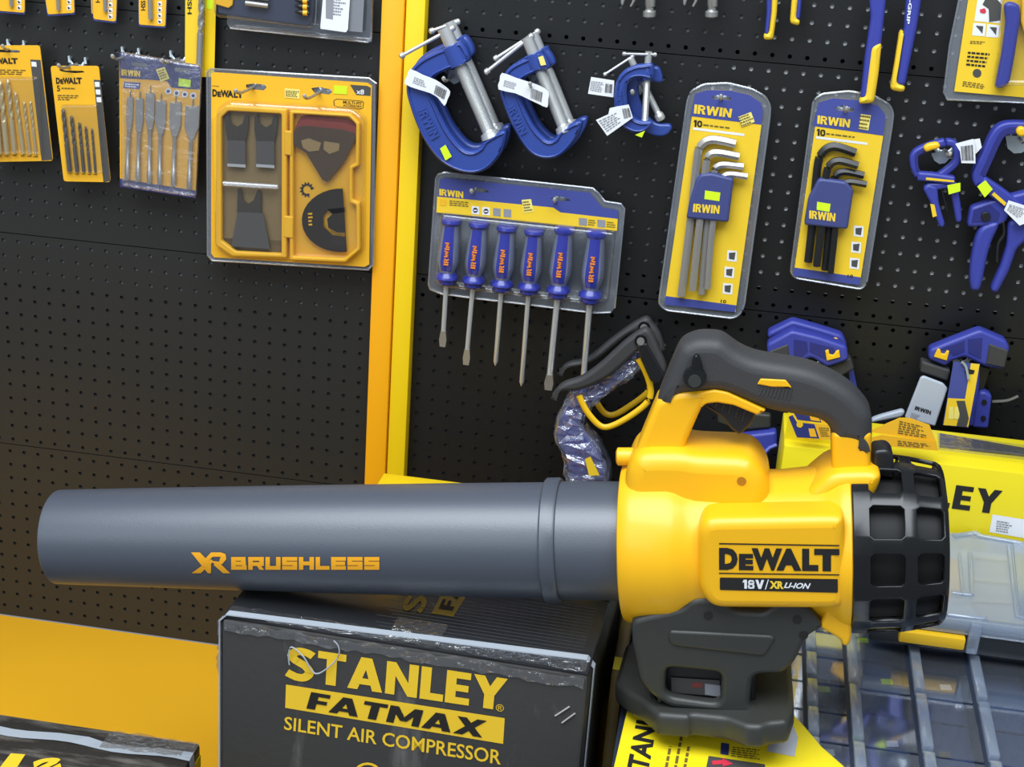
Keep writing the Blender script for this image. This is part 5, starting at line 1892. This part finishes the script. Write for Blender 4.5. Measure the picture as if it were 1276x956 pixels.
# ---- locking pliers ends at the top
def locking(label, x):
    y = -0.03
    g = onY(y)
    P_ = lambda *q: [g(p) for p in cT(*[(a + x, b) for a, b in q])]
    q = P_((40, -90), (40, 40))
    t = thing('locking_pliers', (q[0].x, y, q[1].z), label, 'pliers', 'locking pliers at the top edge')
    s = tube('adjusting_screw', P_((46, -90), (44, 35), (42, 45), (42, 62), (40, 66), (40, 70)), [0.0064, 0.0062, 0.005, 0.005, 0.0055, 0.0060], STEEL_M, t, 14, smooth=30)
    tube('screw_knob', P_((40, 66), (40, 72), (39, 100), (39, 107)), [0.0068, 0.0078, 0.0078, 0.0066], STEEL_M, t, 16, smooth=30)
    plate('lever', cT((-82 + x, -90), (-52 + x, -90), (-58 + x, -10), (-76 + x, 42), (-92 + x, 44), (-100 + x, 0)) if False else cT((x - 145, -90), (x - 112, -90), (x - 108, -10), (x - 122, 36), (x - 134, 34)), y, 0.006, STEEL_M, t, 0.0015)
    plate('lever', cT((x - 80, -90), (x - 40, -90), (x - 44, 0), (x - 70, 46), (x - 84, 42), (x - 66, 8)), y, 0.006, STEEL_M, t, 0.0015)
    return t


locking('left chrome locking pliers end at the top edge', 300)
locking('right chrome locking pliers end at the top edge', 681)

# ---- carded riveter in the top right corner
Y9 = -0.034
out = cF((998, -60), (1420, -60), (1420, 465), (934, 444), (918, 412), (945, 200))
t = thing('riveter_blister', base_of(out, Y9), 'blister card with blue hand tool in the top right corner', 'hand tool')
plate('blister_rim', out, Y9 + 0.003, 0.0014, RIM, t)
bead(out, Y9 + 0.002, t, 0.0013)
cd = plate('card', cF((1036, -60), (1420, -60), (1420, 448), (964, 408)), Y9, 0.001, CARD_Y2, t)
f = onY(Y9)
flat('picture', cF((1072, -30), (1182, -30), (1170, 104), (1054, 94)), f, WHITE, cd)
flat('picture_mark', cF((1112, -20), (1150, -10), (1176, 20), (1170, 90), (1120, 98), (1118, 40), (1090, 20)), f, CARD_G, cd, lift=l2)
flat('picture_mark', cF((1078, 42), (1100, 36), (1108, 52), (1098, 60), (1080, 56)), f, mat('arrow_red', 'd8364a', 0.5), cd, lift=l2 * 1.3)
for q in (((1050, 102), (1106, 106), (1100, 162), (1044, 158)), ((1112, 108), (1166, 112), (1160, 168), (1106, 164))):
    flat('picture', cF(*q), f, WHITE, cd)
    a = [(p[0] * 0.6 + sum(k[0] for k in q) / 4 * 0.4, p[1] * 0.6 + sum(k[1] for k in q) / 4 * 0.4) for p in q]
    flat('picture_mark', cF(a[0], a[1], a[2]), f, CARD_G, cd, lift=l2)
prints(cF((1036, 180), (1110, 184), (1108, 200), (1034, 196)), f, 2, INK_SOFT, cd)
prints(cF((1026, 226), (1124, 234), (1112, 306), (1016, 296)), f, 4, INK, cd, ragged=0.1)
prints(cF((1004, 360), (1110, 376), (1106, 400), (1000, 386)), f, 3, INK_SOFT, cd)
flat('coin_picture', circ(cF((1066, 327))[0], 5.5, 14), f, CARD_G, cd)
plate('tool_handle', cF((1188, 20), (1215, 6), (1258, 22), (1262, 80), (1236, 250), (1214, 370), (1180, 396), (1150, 392), (1152, 372), (1176, 250), (1196, 100)), Y9 - 0.014, 0.012, BLUE_P, t, 0.004)
plate('tool_handle', cF((1270, -60), (1420, -60), (1400, 250), (1300, 220), (1262, 100)), Y9 - 0.012, 0.01, CARD_Y, t, 0.003)
plate('blister_shell', cF((1180, -60), (1420, -60), (1420, 390), (1210, 385), (1150, 402), (1140, 380), (1170, 200)), Y9 - 0.022, 0.02, CLEAR, t, 0.005)

# ---- spring-grip hand clamps
def thick(name, pts, w, y, th, mtl, parent, bev=0.003):
    return plate(name, stroke(spline_smooth(pts, 3, closed=False), w), y, th, mtl, parent, bev)


YH = -0.04
k = 1 / 3.824
t = thing('hand_clamp', base_of(cG((130, 580), (380, 590)), YH), 'small blue spring hand clamp hanging by a white tag', 'clamp', 'blue hand clamps')
j = thick('upper_jaw', cG((300, 184), (250, 196), (185, 220), (150, 248), (152, 300), (172, 345)), 38 * k, YH, 0.014, BLUE_P, t)
thick('jaw_web', cG((230, 212), (172, 232), (160, 262), (166, 320)), 15 * k, YH - 0.0006, 0.002, BLUE_P2, j, 0)
thick('lower_jaw', cG((300, 184), (340, 190), (356, 230), (350, 280), (300, 325), (262, 350)), 36 * k, YH + 0.004, 0.013, BLUE_P, t)
thick('jaw_arm', cG((165, 345), (250, 352), (345, 368)), 44 * k, YH - 0.002, 0.014, BLUE_P, t)
flat('yellow_decal', cG((206, 348), (340, 362), (340, 372), (206, 360)), onY(YH - 0.002), CARD_Y2, t)
plate('pivot_plate', cG((190, 398), (214, 376), (350, 370), (356, 396), (268, 408), (225, 424)), YH + 0.001, 0.013, BLUE_P, t, 0.003)
plate('handle', cG((192, 404), (215, 380), (262, 396), (268, 470), (298, 572), (290, 590), (270, 586), (226, 470)), YH, 0.013, BLUE_P, t, 0.003)
flat('yellow_decal', cG((226, 474), (246, 478), (258, 532), (238, 538)), onY(YH - 0.0002), CARD_Y2, t)
plate('handle', cG((314, 372), (352, 370), (372, 470), (379, 552), (366, 568), (350, 562), (334, 470)), YH + 0.001, 0.013, BLUE_P, t, 0.003)
thick('release_lever', cG((270, 380), (290, 440), (308, 512)), 10 * k, YH + 0.004, 0.006, BLACK_P, t, 0.001)
plate('swivel_clip', cG((192, 205), (215, 188), (262, 180), (278, 198), (265, 215), (235, 220), (205, 232)), YH - 0.006, 0.01, YELW, t, 0.003)
plate('price_label', cG((308, 386), (370, 374), (370, 414), (314, 430)), YH - 0.006, 0.0006, NEON, t)
h = hook(cG((292, 215))[0], 'peg hook of the small hand clamp', 0.06)
plate('hook_plate', cG((232, 235), (310, 215), (318, 258), (298, 280), (270, 285), (245, 268)), -0.02, 0.0015, ZINC, h)
paper_tag(cG((345, 188), (432, 165), (440, 210), (442, 282), (375, 280), (368, 225)), YH - 0.008, 'white barcode tag on the small hand clamp', cG((372, 200), (430, 192), (434, 268), (378, 268)))
paper_tag(cG((432, 168), (462, 163), (472, 205), (442, 238)), YH - 0.004, 'grey tag end behind the barcode tag of the small hand clamp')

t = thing('hand_clamp', base_of(cG((410, 880), (670, 900)), YH), 'large blue spring hand clamp at the right edge', 'clamp', 'blue hand clamps')
j = thick('upper_jaw', cG((700, 118), (600, 116), (548, 148), (500, 250), (458, 340), (470, 378)), 62 * k, YH, 0.02, BLUE_P, t)
thick('jaw_web', cG((640, 122), (590, 128), (556, 165), (512, 260), (476, 340)), 26 * k, YH - 0.0006, 0.002, BLUE_P2, j, 0)
thick('jaw_arm', cG((468, 372), (540, 420), (620, 480), (720, 560)), 66 * k, YH - 0.003, 0.02, BLUE_P, t)
plate('lower_body', cG((404, 570), (420, 492), (510, 460), (600, 438), (700, 412), (700, 480), (615, 505), (592, 560), (555, 580), (410, 588)), YH + 0.002, 0.018, BLUE_P, t, 0.004)
plate('body_web', cG((424, 562), (434, 504), (510, 478), (560, 520), (548, 556)), YH + 0.0012, 0.002, BLUE_P2, t)
plate('pivot_stud', circ(cG((492, 536))[0], 6, 12), YH - 0.002, 0.006, BLACK_P, t, 0.001)
plate('handle', spline_smooth(cG((466, 588), (560, 562), (528, 640), (502, 720), (480, 830), (464, 886), (440, 893), (420, 880), (416, 800), (432, 690)), 2), YH, 0.018, BLUE_P, t, 0.005)
plate('handle', cG((600, 560), (700, 540), (700, 640), (642, 690), (604, 800), (552, 898), (532, 904), (514, 886), (560, 780), (592, 680)), YH + 0.001, 0.018, BLUE_P, t, 0.005)
thick('release_lever', cG((574, 560), (578, 620), (550, 670), (545, 756)), 13 * k, YH + 0.002, 0.006, BLACK_P, t, 0.001)
plate('price_label', cG((450, 392), (490, 362), (524, 405), (486, 444)), YH - 0.008, 0.0006, NEON, t)
flat('yellow_decal', cG((518, 430), (530, 418), (590, 470), (580, 484)), onY(YH - 0.0035), CARD_Y2, t)
plate('swivel_clip', circ(cG((662, 132))[0], 6.5, 14), YH - 0.008, 0.01, YELW, t, 0.003)
h = hook(cG((640, 150))[0], 'peg hook of the large hand clamp', 0.06)
plate('hook_plate', cG((585, 150), (690, 150), (690, 215), (660, 232), (625, 234), (595, 210)), -0.02, 0.0015, ZINC, h)
paper_tag(cG((600, 458), (700, 490), (700, 560), (652, 578), (578, 505)), YH - 0.010, 'white tag on the large hand clamp', None, [(cG((605, 475), (690, 500), (660, 555), (592, 505)), 6)])

# ---- bar clamps in the lower right
def bar_jaw(label, y, px, webs, pad, clips, extra=None):
    t = thing('bar_clamp', base_of(px, y), label, 'clamp', 'blue bar clamps')
    j = plate('fixed_jaw', px, y, 0.022, BLUE_P, t, 0.004, rnd=0.003)
    for w in webs:
        plate('jaw_web', w, y - 0.0006, 0.002, BLUE_P2, j)
    if pad:
        plate('jaw_pad', pad, y - 0.0015, 0.024, BLACK_R, t, 0.002)
    for c in clips:
        plate('pad_clip', c, y - 0.003, 0.004, YELW, t, 0.001)
    return t


YQ = -0.032
bar_jaw('rear one of the stacked blue bar clamp jaws behind the handle', YQ + 0.004 - 0.0, cH((96, 128), (212, 72), (330, 105), (442, 140), (466, 190), (440, 215), (330, 160), (215, 118), (100, 160)),
        [cH((218, 108), (280, 118), (280, 138), (205, 122)), cH((292, 122), (400, 152), (400, 168), (298, 142))], None, [cH((402, 152), (418, 154), (428, 180), (408, 176))])
t = bar_jaw('front one of the stacked blue bar clamp jaws behind the handle', YQ - 0.030, cH((94, 180), (210, 118), (340, 150), (462, 192), (470, 240), (465, 258), (372, 290), (345, 272), (300, 244), (262, 258), (200, 300), (104, 300), (96, 220)),
            [cH((218, 160), (278, 170), (284, 215), (248, 246), (218, 250)), cH((292, 172), (400, 198), (425, 240), (360, 250), (292, 215))],
            cH((104, 214), (192, 180), (202, 250), (196, 300), (104, 300)), [cH((362, 212), (378, 206), (382, 228), (400, 232), (412, 214), (426, 208), (432, 242), (370, 258))])
plate('sliding_collar', cH((362, 292), (478, 242), (498, 296), (430, 335), (380, 330)), YQ - 0.02, 0.018, BLACK_R, t, 0.003)
g = onY(-0.03)
plate('clamp_bar', cH((470, 300), (492, 300), (530, 480), (506, 500), (480, 380)), -0.03, 0.006, BLUE_P, t)
# its lower jaw lying behind the blower handle
low = cI((880, 655), (1120, 612), (1120, 660), (1020, 690), (1115, 640), (1115, 720), (1085, 770), (1060, 720), (1010, 678), (880, 672))
plate('sliding_jaw', cY((-70, 690), (180, 660), (185, 735), (150, 775), (110, 830), (60, 740), (-70, 712)), -0.06, 0.02, BLUE_P, t, 0.004)
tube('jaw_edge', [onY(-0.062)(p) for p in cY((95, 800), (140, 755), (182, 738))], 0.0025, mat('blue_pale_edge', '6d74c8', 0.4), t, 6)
plate('clamp_handle', cX((640, 530), (960, 560), (960, 640), (770, 655), (640, 610)), -0.05, 0.012, mat('handle_olive_black', '35352c', 0.5), t, 0.003)

t = bar_jaw('blue bar clamp with grey tag holder and header card at lower right', YQ - 0.012, cH((842, 205), (960, 158), (1075, 114), (1195, 165), (1212, 198), (1186, 300), (1100, 286), (1062, 268), (1000, 240), (965, 255), (940, 262), (918, 286), (836, 250)),
            [cH((890, 205), (1005, 165), (1002, 215), (950, 235), (935, 215)), cH((1018, 160), (1085, 152), (1078, 250), (1020, 222))],
            cH((1116, 178), (1206, 210), (1188, 292), (1100, 274)), [cH((862, 240), (880, 202), (892, 206), (896, 224), (912, 228), (922, 210), (934, 214), (922, 258))])
plate('sliding_collar', cH((806, 258), (940, 300), (925, 355), (798, 312)), YQ - 0.010, 0.02, BLACK_R, t, 0.003)
plate('clamp_bar', cH((1060, 280), (1120, 296), (1085, 400), (1060, 560), (1030, 556)), YQ + 0.005, 0.008, BLACK_P, t)
plate('sliding_jaw', cH((1072, 402), (1098, 400), (1130, 418), (1112, 570), (1040, 566), (1050, 470)), YQ - 0.004, 0.02, BLUE_P, t, 0.003)
plate('sliding_jaw', cH((1062, 290), (1076, 294), (1060, 560), (900, 560), (935, 470)), YQ - 0.002, 0.014, BLUE_P, t, 0.003)
for p in ((1094, 448), (1090, 522)):
    plate('rivet', circ(cH(p)[0], 3.2, 10), YQ - 0.006, 0.003, BLACK_P, t)
GREYW = mat('holder_pale_grey', 'b4bcc8', 0.4)
h = plate('tag_holder', cH((800, 336), (815, 328), (905, 362), (926, 386), (868, 560), (728, 520)), YQ - 0.022, 0.006, GREYW, t, 0.002)
word('IRWIN', cH((778, 464), (850, 486), (846, 504), (772, 480)), onY(YQ - 0.022), INK, h)
prints(cH((760, 494), (800, 506), (795, 530), (752, 518)), onY(YQ - 0.022), 4, INK_GREY, h)
c = plate('header_card', cH((952, 262), (1074, 272), (1020, 565), (903, 552)), YQ - 0.030, 0.0008, INK_BLUE if False else BLUE_C, t)
f = onY(YQ - 0.030)
flat('yellow_print', cH((1032, 268), (1072, 272), (1050, 400), (1020, 560), (906, 552), (926, 428), (1005, 432)), f, CARD_Y2, c)
flat('dark_print', cH((965, 440), (1004, 440), (1022, 520), (1012, 562), (965, 556), (980, 500)), f, CARD_G, c, lift=l2)
flat('punched_hole', cH((1000, 306), (1020, 294), (1050, 300), (1044, 318), (1010, 318)), f, INK, c, lift=l2)
for dx in (0, 26):
    flat('price_sticker', cH((932 + dx, 470), (950 + dx, 466), (954 + dx, 520), (948 + dx, 526), (928 + dx, 522)), f, STICK, c, lift=l2)
thick('wire_tie', cH((990, 262), (1010, 285), (1022, 345)), 3, YQ - 0.034, 0.002, ZINC, t, 0)
hook(cH((985, 250))[0], 'peg hook of the lower right bar clamp', 0.055)
hook(cH((300, 262))[0], 'peg hook of the stacked bar clamps', 0.055)
thick('wire_tie', cH((1130, 445), (1200, 440), (1250, 420)), 2.5, -0.02, 0.002, STEEL_M, t, 0)
# pale strip lying on the yellow carton behind the leaflets
o = plate('grey_strip', cY((745, 585), (800, 565), (930, 530), (948, 545), (930, 575), (745, 612)), -0.052, 0.010, mat('film_grey', 'a9b2bd', 0.3), None, 0.003)
tag(o, 'short pale grey plastic strip lying behind the yellow leaflets', 'strip')

# ---- film-wrapped tools with black jaws and yellow guards, beside the blower grip
YT = -0.096
def long_jaw(label, y, px, guard, pivot, ghost):
    t = thing('pistol_tool', base_of(px, y), label, 'hand tool', 'film-wrapped pistol tools')
    plate('long_lever', spline_smooth(px, 2), y, 0.016, BLACK_R, t, 0.005)
    pv = onY(y - 0.001)(pivot)
    tube('pivot_pin', [pv, pv + Vector((0, -0.004, 0))], 0.0048, STEEL_M, t, 14)
    tube('pivot_washer', [pv + Vector((0, 0.002, 0)), pv + Vector((0, -0.0015, 0))], 0.0078, BLACK_G, t, 16)
    f = onY(y + 0.008)
    tube('hand_guard', [f(p) for p in spline_smooth(guard, 4, closed=False)], 0.0029, YELW, t, 8, sq=1.4)
    return t


t0 = long_jaw('rear film-wrapped tool with black lever and yellow guard', YT + 0.068, cI((62, 362), (80, 310), (130, 285), (200, 272), (300, 190), (380, 130), (492, 62), (530, 95), (570, 150), (590, 240), (545, 190), (480, 130), (400, 160), (320, 225), (240, 285), (180, 310), (110, 320)),
              cI((250, 480), (290, 535), (340, 545), (420, 500), (500, 440), (520, 400)), cI((488, 112))[0], None)
t1 = long_jaw('front film-wrapped tool with black lever, yellow guard and crinkled blue grip', YT, cI((34, 479), (50, 422), (97, 386), (174, 362), (273, 292), (387, 185), (470, 126), (500, 120), (530, 150), (570, 240), (600, 318), (570, 385), (540, 340), (505, 275), (470, 235), (440, 248), (330, 348), (236, 402), (148, 430), (76, 434), (48, 463)),
              cI((165, 450), (205, 530), (270, 600), (330, 600), (430, 545), (508, 478), (520, 410), (495, 330), (460, 268)), cI((472, 178))[0], None)
plate('side_plate', cI((450, 200), (500, 190), (590, 350), (560, 395), (520, 380), (470, 270)), YT - 0.004, 0.010, BLACK_P, t1, 0.002)
CRBLUE = mat('wrapped_blue', '4650a8', 0.35, vary=0.35, vscale=30, bump=1.0, bscale=60)
plate('blue_grip', cI((185, 432), (300, 350), (430, 250), (462, 265), (460, 305), (340, 420), (230, 500)), YT + 0.020, 0.02, CRBLUE, t1, 0.006)


def crinkle(name, px, y, th, mtl, parent, amp):
    o = plate(name, px, y, th, mtl, parent, th * 0.3, res=3)
    return o


plate('blue_body', spline_smooth(cI((60, 600), (110, 480), (180, 440), (215, 470), (215, 520), (180, 590), (200, 650), (255, 730), (300, 880), (120, 880), (100, 770), (58, 690)), 2), YT + 0.016, 0.03, CRBLUE, t1, 0.008)
# crumpled wrapping film: a faceted shell around grip and body
fm = spline_smooth(cI((40, 600), (75, 530), (120, 435), (180, 425), (300, 335), (440, 240), (470, 262), (476, 320), (400, 390), (320, 440), (232, 512), (190, 600), (215, 650), (270, 715), (320, 890), (105, 890), (90, 775), (44, 690)), 2)
fq = [onY(YT + 0.014)(p) for p in fm]
bm = bmesh.new()
me = fill_mesh([[(v.x, v.z) for v in fq]], 0.018, 0.006)
me.transform(Matrix.Translation((0, YT + 0.031, 0)) @ M_Y)
bm.from_mesh(me)
bmesh.ops.triangulate(bm, faces=bm.faces[:])
bmesh.ops.subdivide_edges(bm, edges=[e for e in bm.edges if e.calc_length() > 0.014], cuts=2, use_grid_fill=True)
bmesh.ops.triangulate(bm, faces=bm.faces[:])
for v in bm.verts:
    v.co += Vector((random.uniform(-1, 1) * 0.0015, random.uniform(-1, 1) * 0.003, random.uniform(-1, 1) * 0.0015))
from_bm('wrapping_film', bm, FILM2, t1)
flat('yellow_sticker', cI((195, 765), (222, 752), (268, 845), (215, 848)), onY(YT + 0.009), CARD_Y2, t1)
hook(cI((500, 130))[0], 'peg hook of the film-wrapped tools', 0.09)
